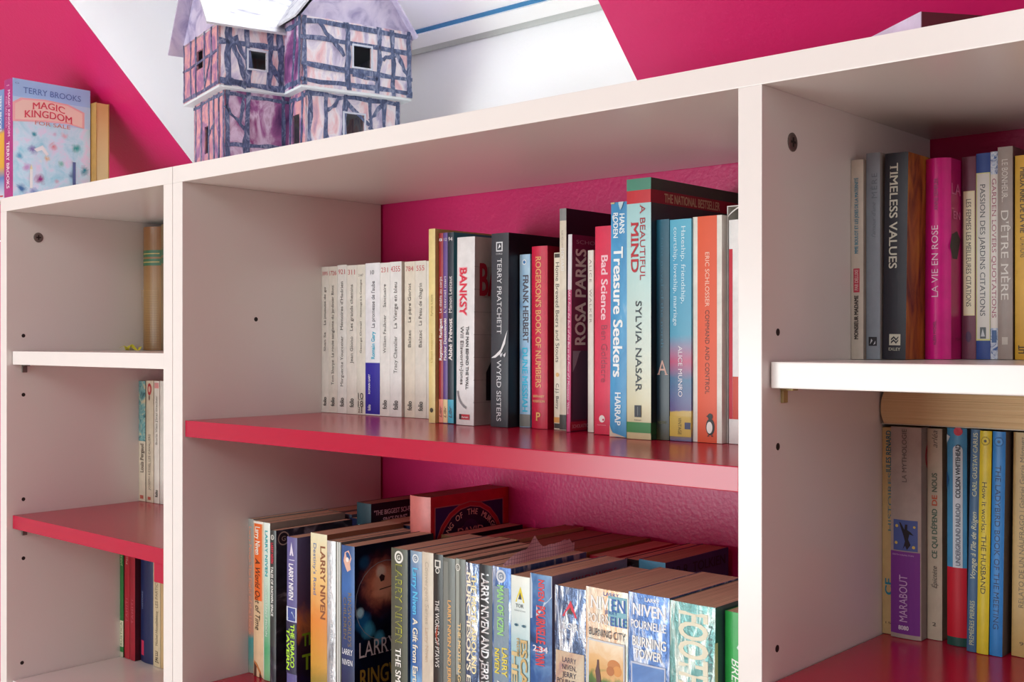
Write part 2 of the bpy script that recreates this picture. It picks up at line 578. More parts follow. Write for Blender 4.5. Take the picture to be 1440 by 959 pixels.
def book(label, x, s, w, h, z, spine='#e8e0d6', side=None, d=0.110, el=(), cel=(), group=None, hard=False,
         bulge=0.0006, pg='#dcc6a4', lean=0.0, rough=0.42, rz=0.0, roty=0.0, cat='book', name='book', y=None, top=0.0):
    """one standing book. el: print on the spine, cel: print on the cover that looks to +x"""
    e = empty(name, (x, YF + s if y is None else y, z + .0004 + w * abs(lean)), label, cat, group, rz)
    if lean:
        e.rotation_euler = (0, lean, rz)
    t = 0.0024 if hard else 0.0005
    M = spine if not isinstance(spine, str) else worn(spine, rough)
    M2 = M if side is None else (side if not isinstance(side, str) else worn(side, rough))
    N = 8 if bulge < .002 else 16
    g = 0.00025                                      # hair of air between neighbours
    w2 = w - g

    def by(u):
        q = 2 * u / w2 - 1
        return -bulge * (1 - q * q)
    outer = [(0, d)] + [(w2 * i / N, bulge + by(w2 * i / N)) for i in range(N + 1)] + [(w2, d)]
    inner = [(t, d)] + [(t + (w2 - 2 * t) * i / N, t + bulge + by(t + (w2 - 2 * t) * i / N)) for i in range(N + 1)] + [(w2 - t, d)]
    bm = bmesh.new()
    rings = []
    for poly in (outer, inner):
        rings.append([[bm.verts.new((px, py, zz)) for px, py in poly] for zz in (0, h)])
    n = len(outer)
    for i in range(n - 1):
        mi = 0 if 1 <= i < n - 2 else 1
        o0, o1 = rings[0]
        i0, i1 = rings[1]
        for f in ((o0[i], o0[i + 1], o1[i + 1], o1[i]), (i0[i + 1], i0[i], i1[i], i1[i + 1]),
                  (o1[i], o1[i + 1], i1[i + 1], i1[i]), (o0[i + 1], o0[i], i0[i], i0[i + 1])):
            bm.faces.new(f).material_index = mi
    for i in (0, n - 1):
        q = (rings[0][0][i], rings[0][1][i], rings[1][1][i], rings[1][0][i])
        bm.faces.new(q).material_index = 1
    bmesh.ops.recalc_face_normals(bm, faces=bm.faces[:])
    link('cover', bm, [M, M2], e)
    zi = 0.003 if hard else 0.0004
    bm = bmesh.new()
    add_box(bm, t + .0001, w2 - t - .0001, t + .002 + bulge, d - (0.004 if hard else 0.0006), zi, h - zi)
    link('page_block', bm, pages(pg), e)

    def place(face, pts, k, lay):
        off = LAY * (k + 1) + bulge * (0.07 if lay is not None else 0.0)
        lay = lay or [0] * len(pts)
        if face == 'S':
            return [(u, bulge + by(u) - off - .000008 * q, v) for (u, v), q in zip(pts, lay)]
        return [(w2 + off + .000008 * q, u, v) for (u, v), q in zip(pts, lay)]

    for face, els in (('S', el), ('C', cel)):
        W = w2 if face == 'S' else d
        u0 = 0
        for k, q in enumerate(els):
            ty = q[0]
            lay = None
            if ty == 'b':                             # colour band: x0 x1 z0 z1
                _, a, b, c, dd, colr = q
                n = (6 if bulge < .002 else 16) if face == 'S' else 1
                us = [W * (a + (b - a) * i / n) for i in range(n + 1)]
                pts = [(u, h * c) for u in us] + [(u, h * dd) for u in us]
                fs = [(i, i + 1, n + 2 + i, n + 1 + i) for i in range(n)]
                nm = 'colour_band'
            elif ty == 'o':                           # disc: x z r(of W)
                _, a, c, rr, colr = q[:5]
                asp = q[5] if len(q) > 5 else 1.0
                n = 20
                pts = [(W * a + rr * W * math.cos(2 * math.pi * i / n), h * c + asp * rr * W * math.sin(2 * math.pi * i / n)) for i in range(n)]
                fs = [tuple(range(n))]
                nm = 'emblem'
            elif ty == 'p':
                _, pp, colr = q
                pts = [(W * a, h * c) for a, c in pp]
                fs = [tuple(range(len(pts)))]
                nm = 'emblem'
            elif ty == 'arc':                         # ring piece: x z r0 r1 a0 a1 colour
                _, a, c, r0, r1, a0, a1, colr = q
                n = 24
                pts = []
                for i in range(n + 1):
                    an = R(a0 + (a1 - a0) * i / n)
                    pts += [(W * a + r0 * W * math.cos(an), h * c + r0 * W * math.sin(an)), (W * a + r1 * W * math.cos(an), h * c + r1 * W * math.sin(an))]
                fs = [(2 * i, 2 * i + 1, 2 * i + 3, 2 * i + 2) for i in range(n)]
                nm = 'emblem'
            elif ty == 't':                           # text along the spine: txt xc z0 z1 size colour dir style
                _, txt, xc, z0, z1, sz, colr, dr = q[:8]
                st = q[8] if len(q) > 8 else 'sans'
                vs, fs, asp = text_mesh(txt, st)
                lay = [v[2] for v in vs]
                L, H = (z1 - z0) * h, sz * W
                if dr == 'd':
                    pts = [(W * xc - H / 2 + yy * H, z1 * h - xx * L) for xx, yy, qq in vs]
                else:
                    pts = [(W * xc + H / 2 - yy * H, z0 * h + xx * L) for xx, yy, qq in vs]
                nm = 'lettering'
            elif ty == 'h':                           # horizontal text: txt xc zc width capheight(of W) colour style
                _, txt, xc, zc, wd, sz, colr = q[:7]
                st = q[7] if len(q) > 7 else 'sans'
                vs, fs, asp = text_mesh(txt, st)
                lay = [v[2] for v in vs]
                L, H = wd * W, sz * W
                sh = q[8] if len(q) > 8 else 0
                pts = [(W * xc - L / 2 + xx * L, h * zc - H / 2 + yy * H + sh * W * (1 - (2 * xx - 1) ** 2)) for xx, yy, qq in vs]
                nm = 'lettering'
            bm = bmesh.new()
            bv = [bm.verts.new(p3) for p3 in place(face, pts, k, lay)]
            for f in fs:
                try:
                    bm.faces.new([bv[i] for i in f])
                except ValueError:
                    pass
            mt = colr if not isinstance(colr, str) else plain(colr, 0.45)
            link(nm, bm, mt, e)
    return e


# shelf tops
Z_MU, Z_ML, Z_RU, Z_RL = CZ - .0878, CZ - .3845, CZ - .0144, CZ - .2370
Z_LU, Z_LM, Z_LL = CZ - .0139, CZ - .2372, CZ - .4622
BK = '#1d1a1a'

# ------------------------------------------------------------------ middle bay, upper shelf
RD = '#c8525a'
GF = 'white paperbacks on the upper shelf'


def folio(x, w, s, h, num, author, title, a0, a1, t0, t1, label, tone='#ebe5da', style='serif', mark=True):
    el = [('h', num, .5, .955, min(.8, .24 * len(num)), .34, RD, 'serif'),
          ('t', author, .5, a0, a1, .30, '#4a4440', 'u', style), ('t', title, .5, t0, t1, .30, '#4a4440', 'u', style)]
    if mark:
        el.append(('t', 'folio', .52, .045, .105, .42, '#3a3634', 'u', 'bold'))
    book(label, x, s, w, h, Z_MU, tone, el=el, group=GF, pg='#e6d9bf')


folio(-1.1170, .0137, .1938, .1784, '3895', 'Shan Sa', 'La joueuse de go', .42, .55, .60, .86, 'cream paperback numbered 3895 standing against the left panel')
folio(-1.1037, .0168, .1938, .1783, '1726', 'Tom Sharpe', 'La route sanglante du jardinier Blott', .19, .36, .38, .87, 'cream paperback numbered 1726, beside the one numbered 3895', '#e9e2d5')
folio(-1.0869, .0178, .1938, .1793, '921', 'Marguerite Yourcenar', "Mémoires d'Hadrien", .18, .52, .56, .89, 'white paperback numbered 921 with three word author line', '#efebe4')
folio(-1.0690, .0183, .1938, .1781, '311', 'Jean Giono', 'Les grands chemins', .34, .52, .56, .87, 'white paperback numbered 311 between 921 and the one marked 10/18', '#ece5da')
book('cream paperback marked 10 over 18 at the foot', -1.0507, .1938, .0156, .1781, Z_MU, '#e9e2d4', side='#b9b2aa', group=GF, pg='#e6d9bf', el=[
    ('h', '3147', .5, .93, .55, .2, '#555050'), ('t', 'George Orwell', .5, .41, .62, .22, '#5a5450', 'u'), ('t', 'Hommage à la Catalogne', .5, .65, .9, .22, '#5a5450', 'u'),
    ('h', '10', .5, .125, .6, .5, BK, 'sans'), ('b', .2, .8, .098, .101, BK), ('h', '18', .5, .073, .6, .5, BK, 'sans')] +
    [('o', .35 + .3 * i, .045 - .014 * j, .06, BK) for i in range(2) for j in range(3)])
book('white paperback with dark blue lower third and turquoise author name', -1.0351, .1938, .0257, .1791, Z_MU, '#f0edf0', group=GF, el=[
    ('b', 0, 1, .008, .345, '#2a1f9a'), ('h', '10', .5, .94, .25, .2, '#44444c'),
    ('t', 'Romain Gary', .55, .37, .55, .24, '#3fb2cf', 'u', 'bold'), ('t', "La promesse de l'aube", .55, .575, .88, .24, '#55525a', 'u', 'serif'),
    ('t', 'ROMAIN GARY', .3, .14, .27, .14, '#e8e6f4', 'u', 'bold'), ('t', 'folio', .3, .03, .07, .22, '#e8e6f4', 'u', 'bold')])
folio(-1.0094, .0172, .1938, .1784, '231', 'William Faulkner', 'Sanctuaire', .41, .66, .71, .86, 'white paperback numbered 231 right of the blue footed one', '#efeae4')
folio(-.9922, .0199, .1938, .1788, '4355', 'Tracy Chevalier', 'La Vierge en bleu', .28, .52, .57, .87, 'white paperback numbered 4355 with author and blue virgin title', '#efebe8')
folio(-.9705, .0175, .1969, .1782, '784', 'Balzac', 'Le père Goriot', .45, .56, .61, .86, 'cream paperback numbered 784, right of the dark gap', '#ebdfcd')
folio(-.9530, .0182, .1969, .1782, '555', 'Balzac', 'La Peau de chagrin', .45, .56, .59, .86, 'cream paperback numbered 555, last of the pale row', '#eae2d6')
book('plain white paperback mostly hidden behind the tall yellow spine', -.9347, .1969, .019, .1775, Z_MU, '#ece6dc', group=GF)

book('tall thin pale yellow book right of the white paperbacks', -.8867, .1545, .0100, .2073, Z_MU, '#ecd590', side='#cdb070', d=.13, el=[
    ('t', 'Sylvie Louis', .5, .55, .66, .3, '#8a7434', 'u'), ('t', "L'éveil maternel", .5, .31, .46, .3, '#c2a75a', 'u'), ('o', .5, .065, .26, '#4a4432')])
for (x, w, c, num, au, ti, foot, lab) in (
        (-.8761, .0067, '#a3242f', '8', 'Raymond Radiguet', 'Le diable au corps', '#f0937c', 'thin dark red booklet with coral foot, number 8'),
        (-.8694, .0067, '#6a4a92', '112', 'Fiodor Dostoïevski', "L'éternel mari", '#f0d6a2', 'thin purple booklet with cream foot, number 112'),
        (-.8626, .0090, '#27303e', '94', 'Abbé Prévost', 'Manon Lescaut', '#4fb4d2', 'thin navy booklet with light blue foot, number 94')):
    book(lab, x, .1592, w, .2025, Z_MU, c, side='#2f7f92' if num == '94' else None, d=.128, group='thin booklets with coloured feet', el=[
        ('b', 0, 1, .003, .125, foot), ('h', num, .5, .965, .7, .5, '#e8dfe0'),
        ('t', au, .5, .33, .55, .62, '#efe4e2', 'u', 'bold'), ('t', ti, .5, .58, .77, .55, '#efe4e2', 'u'), ('t', 'Libr', .5, .03, .09, .55, '#5a3030', 'u', 'italic')])
BRICK = art('brick_grey', [(0.3, '#a79c98'), (0.7, '#d2c6c2')], 20, (1, 1, 1), 0.4, 0.4)
book('white book with blurred red stencil title and a grey brick cover', -.8438, .1524, .0255, .1952, Z_MU, '#ece8e8', side=BRICK, d=.129, lean=.008, bulge=.0012, el=[
    ('t', 'BANKSY', .42, .585, .835, .40, '#e5435a', 'd', 'bold'), ('t', 'BANKSY', .40, .58, .84, .50, '#f2a3ad', 'd', 'cond'),
    ('t', 'BANKSY', .42, .585, .835, .40, '#d93048', 'd', 'bold'),
    ('t', 'THE MAN BEHIND THE WALL', .66, .19, .525, .15, '#3c3838', 'd', 'bold'), ('t', 'Will Ellsworth-Jones', .36, .215, .525, .2, '#3c3838', 'd'),
    ('arc', .9, .19, .75, .85, 185, 250, '#8f8c90'), ('b', .22, .80, .03, .058, '#c32338'), ('b', .22, .36, .03, .058, '#3b3236'), ('h', 'Aurum', .56, .044, .38, .09, '#f3dfe0', 'bold')],
    cel=[('b', 0, 1, z, z + .002, '#8e8482') for z in (.12, .24, .36, .48, .60, .72, .84)] + [('b', .3, .306, .48, .6, '#8e8482'), ('b', .16, .166, .72, .84, '#8e8482'),
         ('t', 'BANKSY', .27, .69, .89, .21, '#b01a34', 'd', 'bold') if False else ('h', 'BANKSY', .42, .78, .72, .27, '#b01a34', 'bold'), ('h', 'THE MAN', .5, .63, .5, .08, '#4a4444', 'cond'),
         ('p', [(.14, .13), (.14, .28), (.2, .34), (.28, .35), (.4, .32), (.4, .13)], '#26222a')])
book('black paperback with white capitals and a swan feather drawing', -.7991, .1579, .0238, .1969, Z_MU, '#34353e', side='#17141f', d=.129, lean=.006, el=[
    ('t', 'TERRY PRATCHETT', .5, .48, .87, .27, '#d8d8dc', 'd', 'serif'), ('t', 'WYRD SISTERS', .5, .03, .345, .27, '#d8d8dc', 'd', 'serif'),
    ('b', .3, .68, .905, .955, '#d8d8dc'), ('b', .36, .62, .912, .948, '#2c2d36'), ('p', [(.42, .918), (.58, .93), (.5, .944)], '#e8e8ec'), ('h', 'CORGI', .49, .893, .36, .07, '#c8c8cc'),
    ('p', [(.02, .355), (.3, .372), (.6, .40), (.97, .50), (.85, .43), (.6, .378), (.3, .357)], '#e6e4e6'), ('p', [(.55, .372), (.62, .36), (.7, .37), (.72, .385)], '#d0ced4'),
    ('p', [(.75, .372), (.82, .36), (.88, .37), (.9, .385)], '#d0ced4')])
BLUEFOIL = art('sky_dune', [(0.25, '#5f8fc4'), (0.5, '#9cc0dc'), (0.75, '#c4d6de')], 40, (1, 1, .5), 1.0, 0.3)
book('pale blue paperback with dark and turquoise block capitals', -.7732, .1733, .0143, .1752, Z_MU, BLUEFOIL, el=[
    ('t', 'FRANK HERBERT', .62, .49, .88, .52, '#4d4652', 'd', 'cond'), ('t', 'DUNE MESSIAH', .55, .09, .46, .5, '#2fb9dc', 'd', 'cond'), ('b', 0, 1, .004, .075, '#7d7d78'), ('o', .5, .955, .2, '#e8eef4'), ('o', .5, .955, .12, '#3b78b4')])
book('crimson hardback with gold capitals and a letter P at the foot', -.7536, .168, .0207, .182, Z_MU, '#cf1440', side='#b3123a', d=.115, hard=True, bulge=.0022, el=[
    ('t', "ROGERSON'S BOOK OF NUMBERS", .52, .225, .945, .36, '#e4a46a', 'd', 'serifb'), ('h', 'BARNABY', .5, .178, .72, .12, '#f0cf8e'), ('h', 'ROGERSON', .5, .151, .74, .12, '#f0cf8e'), ('h', 'P', .5, .068, .3, .42, '#eebf6e', 'serifb')])
book('slim cream booklet on home brewing with black lettering', -.7262, .1716, .0098, .1746, Z_MU, '#ebe0cc', side='#b4783a', el=[
    ('t', 'Home Brewed Beers and Stouts', .5, .38, .945, .5, '#2f2824', 'd'), ('t', 'C.J.J. Berry', .5, .115, .26, .4, '#2f2824', 'd'), ('b', .1, .9, .972, .994, '#3a3430'), ('o', .5, .31, .22, '#e0b070'),
    ('b', .02, .98, .04, .07, '#d79a52'), ('b', .08, .92, .008, .035, '#3a3430')], cel=[('h', 'BEER', .3, .80, .4, .12, '#2a2220', 'bold'), ('b', .1, .5, .6, .68, '#e6c27a')])
book('tall thin book with grey head and dark plum cover standing higher than its neighbours', -.7164, .1684, .0085, .2172, Z_MU, '#e4d8c4', side='#2a1326', d=.125, el=[
    ('b', 0, 1, .945, 1, '#8a8c8c'), ('t', 'La Guerre', .5, .80, .90, .3, '#b8ac9c', 'd'), ('t', 'HOUARI', .5, .72, .82, .5, '#e9e6e4', 'd'), ('b', 0, 1, .003, .07, '#4a4a48')],
    cel=[('h', 'SCHOOL', .62, .84, .5, .06, '#8a7c8c')])
PLUM = '#7d1a4e'
book('slim plum paperback with big white cover letters and a pink spine', -.6990, .1575, .0050, .1899, Z_MU, '#cf3d78', side=PLUM, d=.128, lean=.012, el=[
    ('b', 0, 1, .72, 1, '#ddd8dc'), ('t', 'ROSA PARKS: From the Back of the Bus to the Front of a Movement', .5, .16, .80, .6, '#f1d5e0', 'd', 'italic'), ('t', 'Wilson', .5, .09, .15, .6, '#f1d5e0', 'd')],
    cel=[('b', 0, .20, .005, .05, '#c01844'), ('h', 'SCHOLASTIC', .12, .027, .19, .028, '#e8b0c0'), ('t', 'ROSA PARKS', .105, .44, .93, .13, '#e6d3d4', 'u', 'bold'),
         ('b', .02, .2, .06, .41, '#5a3a58'), ('p', [(.02, .41), (.02, .30), (.06, .34), (.1, .40), (.12, .41)], '#9a8da0'), ('h', 'SCHOLASTIC', .3, .965, .5, .03, '#b48aa0')])
book('thin off white paperback with a widely spaced author name', -.6811, .1681, .0071, .1744, Z_MU, '#ebe4d8', el=[('t', 'ALICE  WALKER', .55, .60, .95, .4, '#8f857c', 'd', 'wide')])
book('bright raspberry paperback with white lower case lettering', -.6621, .1536, .0265, .1946, Z_MU, '#e2224f', d=.129, lean=.006, el=[
    ('t', 'Bad Science', .45, .55, .86, .30, '#f6c8d0', 'd', 'bold'), ('t', 'Ben Goldacre', .45, .25, .525, .28, '#a5354e', 'd'), ('o', .36, .075, .13, '#f3e6e2'), ('o', .42, .071, .04, '#c02048'), ('h', 'FOURTH ESTATE', .35, .045, .4, .035, '#f0b4c0')])
BLUEW = art('worn_blue', [(0.3, '#2f86bd'), (0.62, '#4aa0d2'), (0.78, '#a9d2e6')], 60, (1, 1, .4), 0.6, 0.4)
book('worn blue hardback with chunky white title and torn foot', -.6334, .1397, .0188, .2136, Z_MU, BLUEW, side='#3b7ea6', d=.14, hard=True, lean=.007, el=[
    ('t', 'HANS', .70, .865, .95, .30, '#e8f2f6', 'd', 'bold'), ('t', 'RODEN', .32, .848, .955, .30, '#e8f2f6', 'd', 'bold'), ('t', 'Treasure Seekers', .5, .255, .81, .58, '#f0f5f6', 'd', 'bold'),
    ('t', 'HARRAP', .52, .05, .19, .36, '#e8f2f6', 'd', 'bold'), ('p', [(0, 0), (0, .05), (.1, .03), (.2, .018), (.5, .012), (.8, .006), (1, 0)], '#d8cbb8'), ('p', [(.1, .94), (.2, .95), (.25, .93), (.16, .92)], '#d8e4ea'),
    ('b', 0, .25, .993, 1, '#c9b98a'), ('p', [(.5, .99), (.6, .965), (.7, .975), (.8, 1), (.5, 1)], '#bcd4dc')])
MIND = vgrad('mind', [(0, '#c8b98c'), (.10, '#d6cfa6'), (.35, '#cfdcd0'), (.7, '#b4dcdc'), (1, '#9ccbd0')], .2321, .35, .05)
MINDC = vgrad('mindc', [(0, '#2b4a34'), (.08, '#1f2a2e'), (.5, '#1a2630'), (.8, '#203040'), (1, '#2c4a3c')], .2321, .35, .1)
book('tall pale turquoise novel with red head band and green foot', -.6105, .1346, .0265, .2321, Z_MU, MIND, side=MINDC, d=.150, el=[
    ('b', 0, 1, .905, .955, '#c52430'), ('b', 0, 1, .955, 1, '#4a8f78'), ('b', 0, 1, .025, .065, '#3f8a4e'), ('t', 'A BEAUTIFUL', .68, .61, .90, .22, '#a82a34', 'd', 'serif'), ('t', 'MIND', .36, .64, .835, .32, '#b81f2e', 'd', 'serifb'),
    ('t', 'SYLVIA NASAR', .52, .18, .53, .25, '#2e3c46', 'd', 'serif'), ('b', .35, .62, .085, .13, '#2c343c'), ('b', .475, .50, .09, .125, '#7f8a8a'), ('h', 'faber', .5, .074, .3, .05, '#555555')] ,
    cel=[('b', 0, 1, .905, .955, '#8f1c2c'), ('b', 0, .16, .02, .065, '#2c5c36'), ('h', 'THE NATIONAL BESTSELLER', .45, .93, .62, .055, '#c7a488', 'bold'), ('p', [(.68, .70), (.66, .84), (.74, .9), (.82, .86), (.84, .7)], '#7a4a3a'),
         ('h', '30', .88, .83, .16, .16, '#7a3038', 'serif')])
book('dark teal novel with a large letter A low on its spine', -.5839, .1426, .0137, .1948, Z_MU, vgrad('teal', [(0, '#3a3418'), (.12, '#14202a'), (.6, '#123848'), (1, '#1b5a70')], .195, .35), d=.129, el=[
    ('t', 'faint novel of the north', .5, .42, .92, .22, '#2b6178', 'd'), ('h', 'A', .5, .33, .85, 1.0, '#c89a8c', 'serif'), ('h', 'NOVEL', .5, .08, .7, .2, '#6a683a')])
MUN = vgrad('munro', [(0, '#5c5a86'), (.07, '#c8a83e'), (.13, '#c8a848'), (.135, '#5a4a84'), (.28, '#3a6a90'), (.36, '#b84a72'), (.48, '#4a9ab8'), (.8, '#49a0c4'), (1, '#5ab0cc')], .1938, .35, .02)
book('sky blue paperback with pink bands and a small author name', -.5701, .1433, .0223, .1938, Z_MU, MUN, d=.129, el=[
    ('t', 'Hateship, friendship,', .66, .62, .97, .2, '#cfe6ee', 'd', 'serif'), ('t', 'courtship, loveship, marriage', .30, .52, .965, .2, '#cfe6ee', 'd', 'serif'), ('t', 'ALICE MUNRO', .52, .20, .43, .2, '#e9e3ea', 'd', 'serif'),
    ('b', 0, 1, .02, .11, '#c9ab48'), ('b', .72, .98, .055, .085, '#35406a'), ('t', 'VINTAGE', .5, .03, .105, .16, '#4a4420', 'd')])
PENG = [('o', .62, .070, .15, '#20201f', 1.65), ('o', .62, .116, .085, '#20201f', 1.1), ('o', .60, .067, .10, '#eeeae4', 1.75), ('p', [(.48, .117), (.56, .122), (.56, .112)], '#20201f'), ('p', [(.52, .028), (.6, .028), (.57, .036)], '#20201f'), ('p', [(.66, .028), (.74, .028), (.68, .036)], '#20201f')]
book('orange paperback with cream side stripes and a small bird emblem', -.5477, .1455, .0292, .1949, Z_MU, '#e9e4da', side='#e6e0d8', d=.129, el=[('b', .17, .84, 0, 1, '#dd5228'),
    ('t', 'ERIC SCHLOSSER', .52, .60, .84, .15, '#f3c8b4', 'd'), ('t', 'COMMAND AND CONTROL', .52, .215, .585, .15, '#6a2c18', 'd')] + PENG)
mt = book('white slipcased novel with a red foot beside the centre divider', -.5150, .151, .0230, .1905, Z_MU, '#efecea', side='#efecea', d=.129, el=[
    ('b', 0, .16, .11, .87, '#c01832'), ('b', .17, 1, .11, .30, '#c9402c'), ('t', 'Nancy Mitford | La poursuite de l\'amour', .62, .33, .76, .2, '#6f6a68', 'u'), ('t', 'suite Mitford roman', .60, .12, .28, .14, '#eab0a0', 'u')], name='book')
# the open sleeve that the last novel stands in
sl = empty('book_sleeve', (-.5180, YF + .1500, Z_MU + .0004), 'white card sleeve, open in front, around the novel beside the divider', 'sleeve')
bm = bmesh.new()
add_box(bm, -.0004, .0004, .004, .134, 0, .203)
add_box(bm, .0290, .0298, .0, .134, 0, .203)
add_box(bm, .0004, .0290, .004, .134, .2022, .203)
link('sleeve_shell', bm, worn('#ebe8e4'), sl)
bm = bmesh.new()
n = 14
vs = []
for i in range(n + 1):
    u = i / n
    vs.append((bm.verts.new((.0290 * u, .004 - .012 * math.sin(math.pi * u * .5), .1925 + .010 * (u ** .7))), bm.verts.new((.0290 * u, .004 - .012 * math.sin(math.pi * u * .5), .1938 + .010 * (u ** .7)))))
for i in range(n):
    bm.faces.new((vs[i][0], vs[i + 1][0], vs[i + 1][1], vs[i][1]))
link('sleeve_lip', bm, worn('#f2efec'), sl)

# ------------------------------------------------------------------ middle bay, lower shelf, front row
FOIL = art('silver_foil', [(0.2, '#6c6e74'), (0.45, '#c4c4c8'), (0.6, '#e2e2e4'), (0.8, '#80828a')], 90, (1.5, 1.5, .25), 1.2, 0.3, 0.5, bmp=.5)
FOILD = art('dark_foil', [(0.25, '#23304e'), (0.5, '#5c6c8c'), (0.62, '#e0e2e6'), (0.8, '#26324e')], 70, (1.5, 1.5, .3), 1.5, 0.22, 0.6, bmp=.6)
FOILB = art('blue_foil', [(0.2, '#27488c'), (0.5, '#5a7cb4'), (0.66, '#dfe4ee'), (0.85, '#2b5096')], 70, (1.5, 1.5, .3), 1.2, 0.25, 0.4, bmp=.4)
FOILT = art('teal_foil', [(0.2, '#2e6a6c'), (0.5, '#6c9c9a'), (0.66, '#e2e4dc'), (0.85, '#3a7878')], 70, (1.5, 1.5, .3), 1.2, 0.25, 0.4, bmp=.4)
NEB = blobs('nebula', [(0.3, '#060816'), (0.6, '#0c1834'), (0.8, '#12305a')], [(.0204, .038, .134, .040, '#6a2c38'), (.0204, .038, .134, .032, '#e89070'), (.0204, .042, .132, .023, '#ffc09c'), (.0204, .036, .146, .009, '#fff0dc'),
    (.0204, .012, .098, .014, '#1c6ca8'), (.0204, .020, .088, .012, '#48b0d8'), (.0204, .034, .078, .010, '#48a8d0'), (.0204, .008, .108, .007, '#b0e8f8'), (.0204, .070, .150, .014, '#123c62'), (.0204, .014, .158, .010, '#1c4a70')])
DESERT = vgrad('desert', [(0, '#6a7a34'), (.14, '#a88a3c'), (.22, '#cf9a3e'), (.5, '#e08a3c'), (.72, '#ecc27a'), (1, '#e8e2c0')], .18, .35, .06)
SUNSET = vgrad('sunset', [(0, '#2a1c5c'), (.16, '#1a1030'), (.34, '#3a2030'), (.46, '#c0764a'), (.58, '#5a4466'), (1, '#5c5c88')], .173, .3, .1)
SPACE = art('space_grey', [(0.3, '#16141a'), (0.55, '#3c3a44'), (0.7, '#a09aa0'), (0.85, '#5a3a30')], 22, (1, 1, 1), 2.0, 0.3)
WARBL = art('war_blue', [(0.3, '#14213c'), (0.5, '#2c5c9c'), (0.7, '#7db0dc'), (0.85, '#2a2226')], 20, (1, 1, 1), 1.0, 0.3)
ICE = vgrad('ice', [(0, '#7aa0a8'), (.4, '#8cb4bc'), (.62, '#a9ccd2'), (.8, '#d8e6e4'), (1, '#e8ede4')], .177, .3, .08)
PB = '#f0ccae'
GM = 'worn paperbacks standing in the front row'


def mm(lab, x, w, s, h, sp, **k):
    k.setdefault('pg', PB)
    k.setdefault('rough', .3)
    k.setdefault('bulge', .0009)
    book(lab, x, s, w, h, Z_ML, sp, group=GM, **k)


def gol(x=.5, z=.957, c='#dcd8d0', bg='#2c2c28'):
    return [('o', x, z, .26, c), ('o', x, z, .17, bg), ('h', 'G', x, z, .2, .2, c, 'bold')]


mm('faded paperback with teal foot, leftmost of the front row', -1.1170, .0105, .0857, .1781, vgrad('faded', [(0, '#9a9a8c'), (.1, '#5a9a92'), (.22, '#4a9a9a'), (.27, '#c88e78'), (1, '#a8b0ac')], .178), el=[
    ('t', 'Larry Niven The Flight of the Horse', .55, .25, .95, .5, '#e6a488', 'd', 'bold')])
mm('orange paperback with white and black title and a pale lower half', -1.1013, .0190, .0820, .1778, '#ecc9a0', el=[
    ('b', .12, .88, .49, .985, '#ee6a26'), ('b', 0, 1, .985, 1, '#f0e8dc'), ('t', 'Larry Niven', .5, .785, .965, .5, '#f8efe0', 'd', 'bold'), ('t', 'A World Out of Time', .5, .30, .76, .5, '#2a2018', 'd', 'italic'), 
    ('p', [(.1, .0), (.1, .09), (.4, .07), (.8, .02), (.9, .0)], '#5a3426'), ('p', [(.1, .09), (.4, .07), (.8, .02), (.8, .035), (.4, .085), (.1, .10)], '#d8884a')])
mm('thin green and white paperback left of the dark collection', -1.0795, .0124, .0800, .1784, vgrad('green', [(0, '#7cae7e'), (.2, '#4ea06c'), (.5, '#a8c8b0'), (.7, '#d2dcd0'), (1, '#e4e8e0')], .178), side='#b8b0a0', el=[
    ('b', .0, .12, 0, 1, '#e8e6e0'), ('t', 'LARRY NIVEN', .55, .66, .95, .38, '#2ba2a6', 'd', 'bold'), ('t', 'INCONSTANT MOON', .55, .28, .62, .3, '#d8e0d8', 'd')])
mm('charcoal paperback with a red author line and a swirling space cover', -1.0507, .0111, .0680, .1744, '#3a3c3c', side=SPACE, el=[
    ('b', 0, 1, .0, .26, SPACE)] + gol(.5, .955) + [('t', 'LARRY NIVEN', .5, .79, .92, .42, '#d83048', 'd', 'bold'), ('t', 'TALES OF KNOWN SPACE', .5, .455, .77, .42, '#e8e6e0', 'd', 'bold')],
    cel=[('o', .10, .945, .07, '#c8b8a8'), ('o', .10, .945, .058, '#2a2428'), ('h', 'G', .10, .945, .05, .05, '#c8b8a8')])
mm('violet paperback with white author name and lime green title', -1.0100, .0177, .0600, .1728, '#6a649c', side=SUNSET, el=[
    ('p', [(.32, .885), (.7, .885), (.5, .97)], '#ddd6e6'), ('b', .25, .8, .855, .861, '#c8c4dc'), ('t', 'LARRY NIVEN', .5, .61, .835, .46, '#efecf2', 'd', 'cond'),
    ('b', 0, 1, .475, .565, '#d8dce8'), ('b', .15, .9, .48, .56, '#3a4a94'), ('p', [(.2, .49), (.85, .50), (.6, .54)], '#b8c8dc'), ('b', 0, 1, .15, .47, '#2c2848'), ('t', 'THE DRACO', .68, .19, .46, .36, '#b6ea3a', 'd', 'cond'), ('t', 'TAVERN', .24, .17, .43, .36, '#b6ea3a', 'd', 'cond')],
    cel=[('h', 'THE DRACO', .42, .36, .7, .13, '#7da820', 'cond'), ('h', 'TAVERN', .42, .22, .7, .16, '#8cba24', 'cond')], lean=.004)
mm('orange and cream paperback with brown capitals, a desert scene below', -.9788, .0277, .0680, .1796, DESERT, side='#8c6248', el=[
    ('t', 'LARRY NIVEN', .78, .50, .93, .28, '#8a4c24', 'd', 'cond'), ('t', "Destiny's Road", .30, .635, .94, .2, '#5c78ac', 'd')])
mm('creased silver foil paperback beside the desert one', -.9511, .0138, .0680, .1742, FOIL, el=[('t', 'LARRY NIVEN', .35, .55, .93, .4, '#c8ccd0', 'd', 'bold'), ('t', 'RAINBOW MARS', .6, .15, .5, .3, '#a8b0b8', 'd')])
